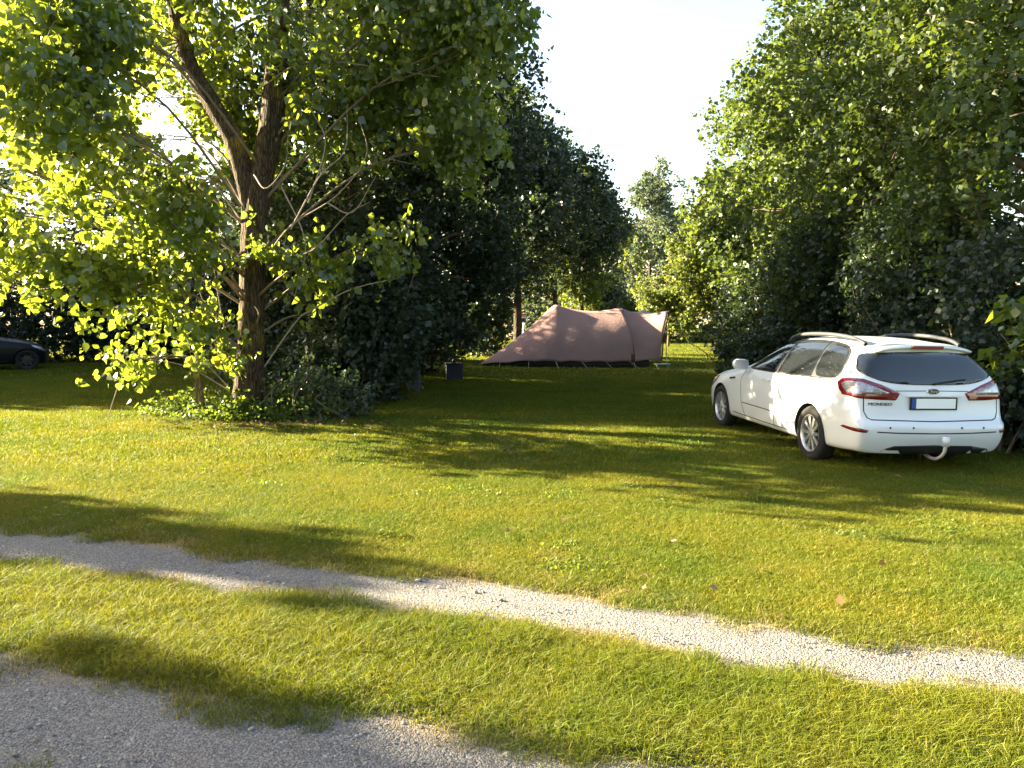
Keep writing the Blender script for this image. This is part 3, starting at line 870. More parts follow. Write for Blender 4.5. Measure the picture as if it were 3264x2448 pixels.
tree('row_tree', 'leafy tree filling the right edge behind the tallest tree, half hidden', 'tree', (13.8, 18.5), 11.0, 3.4, 0.8, 'right', 208, 0.11, 3600, 13, G3, trunk_r=.17, ncl=24)
G4 = 'dark bushes in the hedge behind the white car'
shrub('hedge_bush', 'dark bush at the far end of the hedge, left of the white car mirror', (7.2, 22.5), [(7.0, 22, 1.4, 1.5, 1.8, 1.3, 3), (8.0, 24.5, 1.8, 1.6, 1.8, 1.7, 3), (6.3, 20.8, .7, .9, .9, .6, 1.2), (8.2, 22, 3.0, 1.5, 1.8, 1.2, 2.5)], 'hedge', 301, .085, 2900, 14, G4)
shrub('hedge_bush', 'dark bush in the hedge above the front half of the white car roof', (7.4, 18), [(7.2, 17.8, 1.4, 1.3, 1.7, 1.4, 3), (7.6, 18.8, 2.9, 1.4, 1.7, 1.2, 2.6), (6.4, 18.6, .8, .9, 1.1, .75, 1.4)], 'hedge', 302, .085, 2900, 14, G4)
shrub('hedge_bush', 'dark bush in the hedge above the rear half of the white car roof', (7.5, 14.2), [(7.3, 14.2, 1.3, 1.0, 1.6, 1.3, 2.6), (7.7, 14.6, 2.7, 1.3, 1.7, 1.3, 2.8), (7.4, 12.9, 1.5, .9, 1.0, 1.2, 1.6)], 'hedge', 303, .085, 3000, 14, G4)
shrub('hedge_bush', 'dark bush at the right edge beside the white car bumper', (7.3, 10.4), [(7.0, 10.6, 1.0, .75, 1.2, 1.0, 2.2), (7.3, 11.3, 2.1, .9, 1.3, 1.0, 2.2), (6.9, 9.4, .75, .7, .8, .75, 1.5)], 'hedge', 304, .085, 2600, 14, G4)
shrub('leafy_sucker', 'broad-leaved shoot with large bright leaves at the right edge above the bumper', (6.5, 9.7), [(6.5, 9.7, 1.35, .45, .4, .42, 1.5), (6.4, 9.5, 1.9, .35, .35, .3, .8)], 'poplar', 305, .13, 60, 7, None, gap=-2, spray=.4)

# ---- far bushes behind the tent and a pale thin tree
G5 = 'sunlit bushes on the far edge of the lawn behind the tent'
shrub('far_bush', 'olive bush behind the left peak of the tent', (4.3, 50), [(3.6, 50, 1.5, 1.6, 1.5, 1.5, 3), (4.6, 51, 2.6, 1.2, 1.2, 1.2, 2)], 'far', 311, .15, 1300, 12, G5)
shrub('far_bush', 'olive bush behind the sagging middle of the tent ridge, in front of the wheat field', (6.4, 51), [(6.2, 51, 1.1, 1.5, 1.3, 1.1, 2), (7.2, 52, 1.8, 1.3, 1.2, 1.2, 2)], 'far', 312, .15, 1000, 12, G5)
shrub('far_bush', 'dull green bush seen between sign and left peak of the tent', (2.4, 54), [(2.0, 54, 1.5, 1.7, 1.2, 1.5, 2), (3.0, 54.5, 2.4, 1.3, 1.2, 1.3, 2)], 'grey_leaf', 316, .15, 1200, 12, G5)
shrub('far_bush', 'green bush just above the porch of the tent', (9.4, 50), [(9.2, 50, 1.2, 1.3, 1.2, 1.2, 2), (10.2, 51.5, 2.0, 1.3, 1.2, 1.4, 2)], 'far', 313, .15, 1100, 12, G5)
shrub('far_bush', 'low green bush under the pale twin trunks', (13.5, 49), [(11.5, 49, .7, 1.5, 1, .7, 1.5), (14, 49, 1.1, 2, 1.3, 1.1, 2), (17, 49, 1.5, 2.2, 1.5, 1.5, 2)], 'far', 314, .14, 1500, 12, G5)
shrub('far_bush', 'grey-green bush at the far edge left of the sign', (-3.5, 58), [(-4.5, 58, 1.8, 2.5, 1.4, 1.8, 2.5), (-.5, 57, 1.9, 2.2, 1.2, 1.7, 2.5)], 'grey_leaf', 315, .15, 1200, 12, G5)
G8 = 'pale trees in the gap beyond the tent'
tree('pale_tree', 'low rounded pale tree beyond the sagging tent ridge, left of the thin poplar', 'tree', (6.6, 63), 8.2, 2.8, 1.6, 'grey_leaf', 321, .18, 1900, 12, G8, trunk_r=.12, ncl=18)
tree('pale_tree', 'pale tree close beside the end of the grove, leftmost in the gap', 'tree', (5.9, 52), 8.8, 2.0, 1.0, 'grey_leaf', 322, .16, 1800, 12, G8, trunk_r=.12, ncl=18)
tree('pale_tree', 'pale tree right of the thin poplar, half hidden by the bright trees', 'tree', (13.6, 60), 10.2, 2.6, 1.6, 'grey_leaf', 323, .17, 2000, 12, G8, trunk_r=.12, ncl=18)
tree('pale_tree', 'thin pale blue-green poplar standing tallest in the sky gap beyond the tent', 'tree', (10.2, 58), 12.8, 3.0, 3.4, 'grey_leaf', 320, .17, 2900, 12, G8, bark='bark2', trunk_r=.16, gap=-0.25, ncl=22)
tree('pale_tree', 'broad pale tree farthest away in the gap, behind the thin poplar', 'tree', (9.0, 68), 9.8, 3.4, 1.4, 'grey_leaf', 324, .2, 2200, 12, G8, trunk_r=.14, ncl=20)

# ---- trees on the near side of the track, behind the viewpoint
for i, (x, y, h, r, lab) in enumerate([(-15, -9, 10, 3.6, 'leafy tree behind the viewpoint, leftmost of four'), (-5, -12, 11, 3.8, 'leafy tree behind the viewpoint, second from the left'), (5, -11, 10.5, 3.8, 'leafy tree behind the viewpoint, second from the right'), (15, -8, 11, 3.8, 'leafy tree behind the viewpoint, rightmost of four')]):
    tree('track_tree', lab, 'tree', (x, y), h, r, 0.8, 'grove', 440 + i, 0.22, 1500, 12, 'trees on the near side of the track', trunk_r=.16, ncl=16)

# ---- trees on the left outside the frame, whose long shadows cross the grass and the track
G6 = 'trees along the left side of the meadow'
for i, (x, y, h, r, z0, tw, shp, lab) in enumerate([
        (-16.4, 10.35, 5.0, 0.95, 0.6, 1300, 'col', 'slender young tree beside the gravel track at the left'),
        (-16.6, 6.75, 6.3, 1.45, 0.4, 2600, 'col', 'taller slender young tree beside the gravel track at the left'),
        (-22.5, 19.4, 5.0, 2.3, 0.3, 1500, 'ovoid', 'low round tree left of the meadow, nearest the dark car'),
        (-18.5, 20.2, 4.9, 2.2, 0.3, 1500, 'ovoid', 'low round tree left of the dark car'),
        (-26.5, 18.9, 5.0, 2.4, 0.3, 1500, 'ovoid', 'low round tree farthest left of the meadow'),
        (-25.5, 26.0, 8.8, 3.2, 0.3, 2400, 'ovoid', 'broad tree behind the low round trees at the left'),
        (-29.0, 31.0, 10.5, 3.6, 0.3, 2400, 'ovoid', 'taller broad tree at the far left of the meadow'),
        (-22.6, 23.6, 10.5, 3.2, 0.3, 3400, 'ovoid', 'tall unseen tree left of the dark car, added to shade the grove and lawn'),  # out of view, added to keep the sun off the grove and lawn
        (-20.0, 20.7, 9.8, 2.5, 0.6, 3600, 'col', 'tall straight unseen tree just left of the dark car, added to shade the lawn')]):  # unseen, put in to block sun streaks on the middle lawn
    tree('meadow_tree', lab, 'tree', (x, y), h, r, z0, 'grove', 400 + i, 0.17, tw, 11, G6, shape=shp, trunk_r=.1, ncl=26 if tw > 3000 else 14)


# ------------------------------------------------------------------ cars
def paint(name, col, rough=0.28, coat=0.6, spec=0.5):
    m, nt, out = new_mat(name)
    p = N(nt, 'ShaderNodeBsdfPrincipled', Roughness=rough)
    p.inputs['Specular IOR Level'].default_value = spec
    p.inputs['Coat Weight'].default_value = coat
    p.inputs['Coat Roughness'].default_value = 0.06
    tc = N(nt, 'ShaderNodeTexCoord')
    nz = N(nt, 'ShaderNodeTexNoise', Scale=2.2, Detail=8.0, Roughness=0.65)
    nt.links.new(tc.outputs['Object'], nz.inputs['Vector'])
    sx = N(nt, 'ShaderNodeSeparateXYZ')
    nt.links.new(tc.outputs['Object'], sx.inputs[0])
    low = N(nt, 'ShaderNodeMapRange')
    low.inputs['From Min'].default_value = 0.75; low.inputs['From Max'].default_value = 0.2
    low.inputs['To Min'].default_value = 0.0; low.inputs['To Max'].default_value = 0.5
    nt.links.new(sx.outputs['Z'], low.inputs['Value'])
    ml = N(nt, 'ShaderNodeMath', operation='MULTIPLY')
    nt.links.new(low.outputs[0], ml.inputs[0]); nt.links.new(nz.outputs['Fac'], ml.inputs[1])
    mx = N(nt, 'ShaderNodeMixRGB')
    mx.inputs[1].default_value = (*col, 1)
    mx.inputs[2].default_value = (col[0] * .63 + .002, col[1] * .60 + .002, col[2] * .55 + .001, 1)   # road dirt along the sills
    nt.links.new(ml.outputs[0], mx.inputs[0])
    nt.links.new(mx.outputs[0], p.inputs['Base Color'])
    nt.links.new(p.outputs[0], out.inputs[0])
    return m


M['white_paint'] = paint('white_car_paint', (0.74, 0.75, 0.77))
M['dark_paint'] = paint('dark_car_paint', (0.005, 0.007, 0.013), 0.3, 0.0, 0.2)
M['glass'] = plain('tinted_glass', (0.012, 0.014, 0.016), 0.03, var=0.1, spec=0.9)
M['black'] = plain('black_plastic', (0.014, 0.014, 0.015), 0.55, var=0.2, spec=0.4)
M['gap'] = plain('panel_gap', (0.03, 0.03, 0.032), 0.7)
M['rubber'] = plain('tyre_rubber', (0.022, 0.021, 0.020), 0.85, var=0.25, scale=14, spec=0.3)
M['alloy'] = plain('alloy_metal', (0.52, 0.52, 0.53), 0.32, metal=0.75, var=0.06)
M['dark_alloy'] = plain('dark_brake_metal', (0.06, 0.06, 0.06), 0.6, metal=0.5)
M['chrome'] = plain('chrome', (0.6, 0.6, 0.62), 0.25, metal=0.6, var=0.03)
M['red_lens'] = plain('red_lens', (0.17, 0.005, 0.010), 0.1, var=0.15, scale=30, spec=0.8, coat=0.6)
M['clear_lens'] = plain('clear_lens', (0.36, 0.33, 0.34), 0.15, metal=0.35, var=0.5, scale=45, spec=0.8, coat=0.8)
M['dark_red'] = plain('dark_red_reflector', (0.16, 0.012, 0.012), 0.25, var=0.15, spec=0.6)
M['plate_white'] = plain('plate_white', (0.92, 0.92, 0.92), 0.4, var=0.02)
M['plate_blue'] = plain('plate_blue', (0.02, 0.07, 0.32), 0.4, var=0.05)
M['badge_blue'] = plain('badge_dark', (0.012, 0.016, 0.045), 0.2, var=0.1, coat=0.7)
M['white_plastic'] = plain('white_plastic', (0.82, 0.81, 0.78), 0.4, var=0.03)
M['steel'] = plain('worn_steel', (0.45, 0.42, 0.38), 0.5, metal=0.6, var=0.2)

# stations along the car, front to rear: x, half width, sill height, belt height, half roof width, roof height
STATIONS = [(3.70, .60, .25, .60, .42, .64), (3.60, .76, .21, .66, .50, .72), (3.42, .86, .20, .73, .56, .80), (3.15, .905, .20, .80, .60, .88), (2.85, .922, .20, .86, .62, .935), (2.45, .925, .20, .91, .65, .985),
            (2.12, .925, .20, .945, .70, 1.02), (1.75, .925, .20, .96, .66, 1.215), (1.32, .926, .20, .968, .625, 1.405), (.95, .928, .20, .975, .61, 1.468), (.5, .93, .20, .982, .605, 1.488), (.05, .93, .20, .99, .60, 1.480), (-.35, .925, .21, .998, .59, 1.452), (-.58, .915, .22, 1.004, .578, 1.425)]


def xrear(z):
    return float(np.interp(z, [.2, .30, .46, .56, .60, .72, .86, .95, 1.05, 1.2, 1.34, 1.36, 1.45], [-.92, -1.0, -1.045, -1.04, -.985, -.955, -.945, -.955, -.915, -.83, -.74, -.79, -.77]))


def half_profile(w, zb, zbelt, wr, zr, sh=None):
    zs = zbelt - 0.12
    gh = zr - zbelt
    za = zb + .15
    zm = [.50, .562, .606, .74] if zs > .78 else [za + (zs - za) * q for q in (.2, .4, .6, .8)]
    return [(0, zb), (w * .80, zb), (w * .965, zb + .012), (w * .985, za), (w * .997, zm[0]), (w, zm[1]), (w, zm[2]), (w, zm[3]), (w * .992, zs), (w * .955, zbelt), (w * .955 + (wr - w * .955) * .52, zbelt + gh * .55), (wr + .012, zr - min(.075, gh * .25)), (wr * .80, zr - .018 * min(1, gh * 4)), (wr * .4, zr), (0, zr + .005)]


def car_body(mat, parent, front=1.0, wheels=(0.0, 2.85), rw=0.362, name='body', roof_scale=1.0):
    rings = []
    st = [((s[0] - 2.85) * front + 2.85 if s[0] > 2.85 else s[0], s[1] * .98) + s[2:] for s in STATIONS]
    # nose cap
    x0, w, zb, zbelt, wr, zr = st[0]
    hp = half_profile(w, zb, zbelt, wr, zr)
    rings.append([(x0 + .10 * front, 0, z) for y, z in hp])
    rings.append([(x0 + .085 * front, y * .6, zb + .02 + (z - zb) * .94) for y, z in hp])
    for (x, w, zb, zbelt, wr, zr) in st:
        rings.append([(x, y, z) for y, z in half_profile(w, zb, zbelt, wr, zr)])
    x, w, zb, zbelt, wr, zr = st[-1]
    hp = half_profile(w * .985, zb + .02, 1.005, wr * .97, 1.405)
    for sy, back, blend in [(1.0, .155, 1), (.972, .055, 1), (.90, .012, 1), (.55, -.010, 1), (0, -.022, 1)]:
        rings.append([(min(x - .03, xrear(z) + back), y * sy, z) for y, z in hp])
    nk = len(rings[0])
    bm = bmesh.new()
    vs = []
    for rg_ in rings:
        row = []
        for k, p in enumerate(rg_):
            left = bm.verts.new(p)
            right = left if abs(p[1]) < 1e-6 else bm.verts.new((p[0], -p[1], p[2]))
            row.append((left, right))
        vs.append(row)
    def face(a, b, c, d):
        u = []
        for v in (a, b, c, d):
            if v not in u: u.append(v)
        if len(u) >= 3:
            try: bm.faces.new(u)
            except ValueError: pass
    for i in range(len(rings) - 1):
        for k in range(nk - 1):
            for s in (0, 1):
                a, b, c, d = vs[i][k][s], vs[i][k + 1][s], vs[i + 1][k + 1][s], vs[i + 1][k][s]
                if s: a, b, c, d = d, c, b, a
                face(a, b, c, d)
    bmesh.ops.remove_doubles(bm, verts=bm.verts, dist=0.0005)
    bmesh.ops.recalc_face_normals(bm, faces=bm.faces)
    cr = bm.edges.layers.float.new('crease_edge')
    for e in bm.edges:
        a, b = e.verts
        if abs(abs(a.co.y) - abs(b.co.y)) < 0.06 and abs(a.co.z - b.co.z) < 0.06:
            z = (a.co.z + b.co.z) / 2
            if a.co.x < -.5 and b.co.x < -.5 and (.40 < z < .62): e[cr] = 0.4
    me0 = bpy.data.meshes.new('body_cage')
    bm.to_mesh(me0); bm.free()
    tmp = bpy.data.objects.new('body_cage', me0)
    COL.objects.link(tmp)
    md = tmp.modifiers.new('s', 'SUBSURF'); md.levels = 3; md.render_levels = 3
    dg = bpy.context.evaluated_depsgraph_get()
    me1 = bpy.data.meshes.new_from_object(tmp.evaluated_get(dg))
    bpy.data.objects.remove(tmp)
    bv = bmesh.new(); bv.from_mesh(me1)
    bvh = BVHTree.FromBMesh(bv)
    bv.free()
    # cut the wheel arches
    tmp = bpy.data.objects.new('body_cut', me1); COL.objects.link(tmp)
    cutters = []
    for wx in wheels:
        for s in (1, -1):
            b2 = bmesh.new()
            bmesh.ops.create_cone(b2, cap_ends=True, segments=48, radius1=rw, radius2=rw, depth=.5, matrix=Matrix.Translation((wx, s * .88, .325)) @ Matrix.Rotation(R(90), 4, 'X'))
            mc = bpy.data.meshes.new('cut'); b2.to_mesh(mc); b2.free()
            oc = bpy.data.objects.new('cut', mc); COL.objects.link(oc); cutters.append(oc)
            m2 = tmp.modifiers.new('b', 'BOOLEAN'); m2.operation = 'DIFFERENCE'; m2.object = oc; m2.solver = 'EXACT'
    dg = bpy.context.evaluated_depsgraph_get()
    dg.update()
    me2 = bpy.data.meshes.new_from_object(tmp.evaluated_get(dg))
    bpy.data.objects.remove(tmp)
    for oc in cutters: bpy.data.objects.remove(oc)
    me2.materials.clear(); me2.materials.append(mat); me2.materials.append(M['black'])
    for p in me2.polygons:
        p.use_smooth = True
        c = p.center
        dark = c.z < 0.205
        for wx in wheels:
            d = math.hypot(c.x - wx, c.z - .325)
            if d < rw - .004 or (d < rw + .004 and abs(p.normal.y) < 0.3 and abs(c.y) > .6): dark = True
        if dark:
            p.material_index = 1; p.use_smooth = False
    me2.name = name
    o = link(name, me2, None, parent)
    return o, bvh


def inside(poly, p):
    c = False
    for i in range(len(poly)):
        (x1, y1), (x2, y2) = poly[i], poly[i - 1]
        if (y1 > p[1]) != (y2 > p[1]) and p[0] < (x2 - x1) * (p[1] - y1) / (y2 - y1) + x1: c = not c
    return c


def decal(name, poly, S, D, bvh, mat, parent, off=0.004, step=0.03, rim=0.012, far=4.0, round_=0):
    """a thin shell of the outline poly, (s, z) coordinates across direction D, laid on the body surface"""
    S = Vector(S).normalized(); D = Vector(D).normalized(); Z = Vector((0, 0, 1))
    if round_:
        poly = [tuple(p) for p in smooth_closed(poly, round_)]
    den = []
    for i in range(len(poly)):
        a = Vector(poly[i]); b = Vector(poly[(i + 1) % len(poly)])
        m = max(1, int((b - a).length / step))
        for q in range(m): den.append(a + (b - a) * q / m)
    nb = len(den)
    pts = list(den)
    xs = [p[0] for p in poly]; ys = [p[1] for p in poly]
    x = min(xs) + step / 2
    while x < max(xs):
        y = min(ys) + step / 2
        while y < max(ys):
            if inside(poly, (x, y)):
                v = Vector((x, y))
                if min((v - d).length for d in den) > step * .45: pts.append(v)
            y += step
        x += step
    edges = [(i, (i + 1) % nb) for i in range(nb)]
    co, ed, fa, *_ = delaunay_2d_cdt([Vector((p[0], p[1])) for p in pts], edges, [], 1, 1e-5)
    bm = bmesh.new()
    vs = []
    for c in co:
        o = S * c[0] + Z * c[1] - D * far
        loc, nor, idx, dist = bvh.ray_cast(o, D)
        if loc is None:
            loc, nor, idx, dist = bvh.find_nearest(S * c[0] + Z * c[1] - D * 0.9)
        if nor.dot(D) > 0: nor = -nor
        vs.append(bm.verts.new(loc + nor * off))
    for f in fa:
        try: bm.faces.new([vs[i] for i in f])
        except ValueError: pass
    bmesh.ops.recalc_face_normals(bm, faces=bm.faces)
    if sum(f.normal.dot(D) * f.calc_area() for f in bm.faces) > 0:
        bmesh.ops.reverse_faces(bm, faces=bm.faces)
    for f in bm.faces: f.smooth = True
    be = [e for e in bm.edges if e.is_boundary]
    r = bmesh.ops.extrude_edge_only(bm, edges=be)
    for v in r['geom']:
        if isinstance(v, bmesh.types.BMVert): v.co += D * rim
    return obj_bm(name, bm, mat, parent)


def smooth_closed(poly, k):
    P = [Vector(p) for p in poly]
    for _ in range(k):
        Q = []
        for i in range(len(P)):
            a, b = P[i], P[(i + 1) % len(P)]
            Q += [a * .8 + b * .2, a * .2 + b * .8]
        P = Q
    return P


def strip_poly(pts, w):
    """a thin band along a polyline, as a polygon"""
    P = [Vector(p) for p in pts]
    L, Rr = [], []
    for i, p in enumerate(P):
        t = (P[min(i + 1, len(P) - 1)] - P[max(i - 1, 0)]).normalized()
        n = Vector((-t[1], t[0])) * w / 2
        L.append(tuple(p + n)); Rr.append(tuple(p - n))
    return L + Rr[::-1]


def lathe(prof, n, axis='Y'):
    bm = bmesh.new()
    rows = []
    for r, h in prof:
        rows.append([bm.verts.new((r * math.cos(2 * math.pi * i / n), h, r * math.sin(2 * math.pi * i / n))) for i in range(n)])
    for a, b in zip(rows, rows[1:]):
        for i in range(n):
            bm.faces.new((a[i], a[(i + 1) % n], b[(i + 1) % n], b[i]))
    bmesh.ops.recalc_face_normals(bm, faces=bm.faces)
    return bm


def wheel(parent, x, y, side, r=0.325, rim=0.222, spokes=10, metal='alloy'):
    """side +1: outer face toward +Y"""
    w = bpy.data.objects.new('wheel', None); COL.objects.link(w)
    w.parent = parent; w.location = (x, y, r)
    s = side
    t = lathe([(rim, .055 * s), (rim + .012, .085 * s), (r - .045, .102 * s), (r - .018, .092 * s), (r, .065 * s), (r + .002, 0), (r, -.065 * s), (r - .02, -.1 * s), (rim, -.1 * s)], 56)
    for f in t.faces: f.smooth = True
    obj_bm('tyre', t, M['rubber'], w)
    b = lathe([(rim + .002, .088 * s), (rim - .012, .085 * s), (rim - .02, .045 * s), (rim - .022, -.09 * s)], 56)
    for f in b.faces: f.smooth = True
    for k in range(spokes):
        a = 2 * math.pi * k / spokes
        for da in (-.075, .075):
            c = Vector((math.cos(a + da) * .13, .058 * s, math.sin(a + da) * .13))
            add_box(b, c, (.185, .022, .019), Matrix.Rotation(-(a + da * .55), 3, 'Y'), .004)
    hub = bmesh.ops.create_cone(b, cap_ends=True, segments=24, radius1=.052, radius2=.038, depth=.05, matrix=Matrix.Translation((0, .062 * s, 0)) @ Matrix.Rotation(R(-90 * s), 4, 'X'))
    obj_bm('rim', b, M[metal], w)
    d = bmesh.new()
    bmesh.ops.create_cone(d, cap_ends=True, segments=40, radius1=.15, radius2=.15, depth=.02, matrix=Matrix.Translation((0, .012 * s, 0)) @ Matrix.Rotation(R(90), 4, 'X'))
    obj_bm('brake_disc', d, M['dark_alloy'], w)
    return w


def text_mesh(name, s, size, mat, parent, loc, basis, shear=0.0, extrude=0.002, width=None):
    cu = bpy.data.curves.new(name, 'FONT')
    cu.body = s; cu.size = size; cu.align_x = 'CENTER'; cu.align_y = 'CENTER'; cu.extrude = extrude; cu.shear = shear
    o = bpy.data.objects.new(name, cu); COL.objects.link(o)
    dg = bpy.context.evaluated_depsgraph_get()
    me = bpy.data.meshes.new_from_object(o.evaluated_get(dg))
    bpy.data.objects.remove(o)
    if width:
        xs = [v.co.x for v in me.vertices]
        k = width / (max(xs) - min(xs))
        for v in me.vertices: v.co.x *= k
    for v in me.vertices: v.co = Vector(loc) + basis @ v.co
    me.materials.clear()
    return link(name, me, mat, parent)


def oval(bm, c, ry, rz, depth, n=32, tilt=0.0):
    """an elliptical pad facing -X"""
    m = Matrix.Translation(c) @ Matrix.Rotation(tilt, 4, 'Y') @ Matrix.Diagonal((depth, ry, rz, 1)) @ Matrix.Rotation(R(-90), 4, 'Y')
    bmesh.ops.create_cone(bm, cap_ends=True, segments=n, radius1=1, radius2=.9, depth=1, matrix=m)


SIDE_GLASS = [
    ('front_window', [(1.88, .985), (1.75, 1.09), (1.52, 1.235), (1.28, 1.332), (1.02, 1.392), (.92, 1.402), (1.02, .992)]),
    ('rear_window', [(.985, .994), (.885, 1.404), (.55, 1.418), (.14, 1.410), (.08, 1.005)]),
    ('quarter_window', [(.045, 1.006), (.105, 1.408), (-.20, 1.378), (-.38, 1.318), (-.455, 1.22), (-.475, 1.09), (-.455, 1.022)])]
FRAME = [(1.97, .968), (1.80, 1.09), (1.55, 1.255), (1.28, 1.355), (.95, 1.418), (.5, 1.437), (.1, 1.427), (-.22, 1.395), (-.41, 1.33), (-.49, 1.22), (-.505, 1.08), (-.48, 1.0), (.2, .985), (1.0, .972)]


def side_parts(body, bvh, paint_m, t):
    for s in (1, -1):
        D = (0, -s, 0); S = (1, 0, 0)
        f = decal('window_frame', FRAME, S, D, bvh, M['black'], t, .003, .03, round_=2)
        for nm, poly in SIDE_GLASS:
            decal(nm, poly, S, D, bvh, M['glass'], t, .007, .03, round_=2 if nm == 'quarter_window' else 0)
        # doors as panels with their own handle, shown by their shut lines
        for q, line in enumerate([[(1.98, .955), (2.07, .80), (2.02, .45), (1.90, .27)], [(1.0, .968), (.985, .70), (.96, .27)], [(.07, .98), (.12, .80), (.34, .58), (.42, .42), (.46, .27)]]):
            decal('shut_line', strip_poly(line, .011), S, D, bvh, M['gap'], t, .0015, .03, .006)
        decal('sill_line', strip_poly([(2.35, .30), (1.2, .285), (.45, .285)], .012), S, D, bvh, M['gap'], t, .0015, .05, .006)
        decal('rubbing_line', strip_poly([(2.0, .475), (1.2, .468), (.42, .462)], .014), S, D, bvh, M['gap'], t, .0015, .05, .006)
        for hx in (1.22, .30):
            b = bmesh.new()
            loc, nor, *_ = bvh.ray_cast(Vector((hx, s * 3, .865)), Vector((0, -s, 0)))
            add_box(b, loc + Vector((0, s * .028, 0)), (.20, .018, .032), None, .008)
            add_box(b, loc + Vector((.085, s * .012, 0)), (.025, .035, .028), None, .005)
            add_box(b, loc + Vector((-.085, s * .012, 0)), (.025, .035, .028), None, .005)
            obj_bm('door_handle', b, paint_m, t)
        # wing vent
        decal('wing_vent', [(2.52, .80), (2.30, .825), (2.29, .80), (2.48, .775)], S, D, bvh, M['black'], t, .006, .02)
        # mirror
        mr = bmesh.new()
        bmesh.ops.create_uvsphere(mr, u_segments=20, v_segments=12, radius=1, matrix=Matrix.Translation((1.86, s * 1.005, 1.035)) @ Matrix.Rotation(s * R(8), 4, 'Z') @ Matrix.Diagonal((.085, .125, .088, 1)))
        for v in mr.verts:
            v.co.x = max(v.co.x, 1.815)
            v.co.z = 1.035 + max(-.07, min(.075, v.co.z - 1.035))
        add_box(mr, (1.88, s * .905, .975), (.06, .10, .035), None, .01)
        for f in mr.faces: f.smooth = True
        mo = obj_bm('mirror', mr, paint_m, t)
        mg = bmesh.new()
        add_box(mg, (1.8125, s * 1.007, 1.037), (.006, .19, .125), None, .002)
        g = obj_bm('mirror_glass', mg, M['alloy'], mo)
        # headlight at the front
        decal('headlight', [(3.52, .60), (3.30, .74), (2.98, .80), (3.05, .72), (3.35, .58)], S, D, bvh, M['clear_lens'], t, .005, .04)
        # roof rail
        rail = smooth_path([(1.20, s * .595, 1.40), (1.08, s * .595, 1.452), (.75, s * .59, 1.497), (.2, s * .582, 1.507), (-.25, s * .575, 1.483), (-.47, s * .568, 1.447), (-.56, s * .565, 1.41)], 6)
        tubes('roof_rail', [(rail, np.full(len(rail), .024))], M['black'] if s > 2 else M['rail'], t, 8)


M['rail'] = plain('grey_roof_rail', (0.045, 0.047, 0.052), 0.5, var=0.08, spec=0.35)
CAR_POS, CAR_HEAD = (4.45, 9.38), 96.3
car = thing('parked_estate_car', 'white estate car parked on the grass with its tailgate and tow hitch toward the track', 'car', (*CAR_POS, 0), R(CAR_HEAD))
car.rotation_euler = (R(0.9), 0, R(CAR_HEAD))
body, bvh = car_body(M['white_paint'], car)
side_parts(body, bvh, M['white_paint'], car)
for wx in (0.0, 2.85):
    for s in (1, -1): wheel(car, wx, s * .80, s)
# rear: window, spoiler lamp, lights, plate, badge, lettering, bumper
RD, RS = (1, 0, 0), (0, 1, 0)
rwp = [(.0, 1.345), (.30, 1.34), (.52, 1.322), (.60, 1.30), (.665, 1.20), (.71, 1.115), (.66, 1.075), (.55, 1.03), (.40, 1.00), (.2, .99)]
rwp = [(y * 1.07, z) for y, z in rwp]
rwp = rwp + [(-y, z) for y, z in rwp[::-1][:-1]] 
decal('tailgate_window', [(y, z) for y, z in rwp], RS, RD, bvh, M['glass'], car, .006, .025, round_=2)
sp = bmesh.new()
for i in range(13):
    pass
prof = [(-.60, 1.446), (-.74, 1.428), (-.825, 1.405), (-.822, 1.388), (-.74, 1.374), (-.60, 1.36)]
ysp = np.linspace(-.555, .555, 17)
rows = []
for y in ysp:
    k = 1 - .055 * (y / .6) ** 2
    dz = -.05 * (abs(y) / .56) ** 2.5
    rows.append([sp.verts.new((x * k - (.0 if i else 0), y * (1 + .03 * (x + .6)), z + dz)) for i, (x, z) in enumerate(prof)])
for a, b_ in zip(rows, rows[1:]):
    for i in range(len(prof)):
        sp.faces.new((a[i], a[(i + 1) % len(prof)], b_[(i + 1) % len(prof)], b_[i]))
sp.faces.new(rows[0]); sp.faces.new(rows[-1][::-1])
bmesh.ops.recalc_face_normals(sp, faces=sp.faces)
spo = obj_bm('spoiler', sp, M['white_paint'], car, True)
hb = bmesh.new()
add_box(hb, (-.822, 0, 1.392), (.03, .37, .036), None, .006)
obj_bm('high_brake_light', hb, M['dark_red'], car)
for s in (1, -1):
    Dl = Vector((.855, -s * .51, 0)); Sl = Vector((-.51, -s * .855, 0))
    out = [(-.465, .985), (-.41, 1.035), (-.345, 1.048), (-.20, 1.045), (-.03, .99), (.165, .90), (.125, .825), (-.03, .828), (-.235, .842), (-.40, .862), (-.445, .92)]
    tl = decal('tail_light', out, Sl, Dl, bvh, M['red_lens'], car, .009, .03, .02)
    inn = [(-.42, .975), (-.37, 1.005), (-.31, 1.014), (-.20, 1.006), (-.05, .95), (.055, .905), (.04, .888), (-.10, .888), (-.21, .888), (-.215, .878), (-.36, .892), (-.395, .93)]
    decal('clear_lens', inn, Sl, Dl, bvh, M['clear_lens'], tl, .013, .025, .006)
    decal('bumper_reflector', [(-.405, .515), (-.38, .53), (-.20, .523), (-.125, .508), (-.14, .48), (-.27, .487), (-.38, .503)], Sl, Dl, bvh, M['dark_red'], car, .006, .025, .01)
decal('tailgate_edge', strip_poly([(.80, .985), (.775, .90), (.775, .70), (.745, .635), (.70, .615), (0, .60), (-.70, .615), (-.745, .635), (-.775, .70), (-.775, .90), (-.80, .985)], .011), RS, RD, bvh, M['gap'], car, .0015, .03, .006)
decal('crease_line', strip_poly([(.42, .925), (0, .928), (-.42, .925)], .008), RS, RD, bvh, M['gap'], car, .0012, .04, .004)
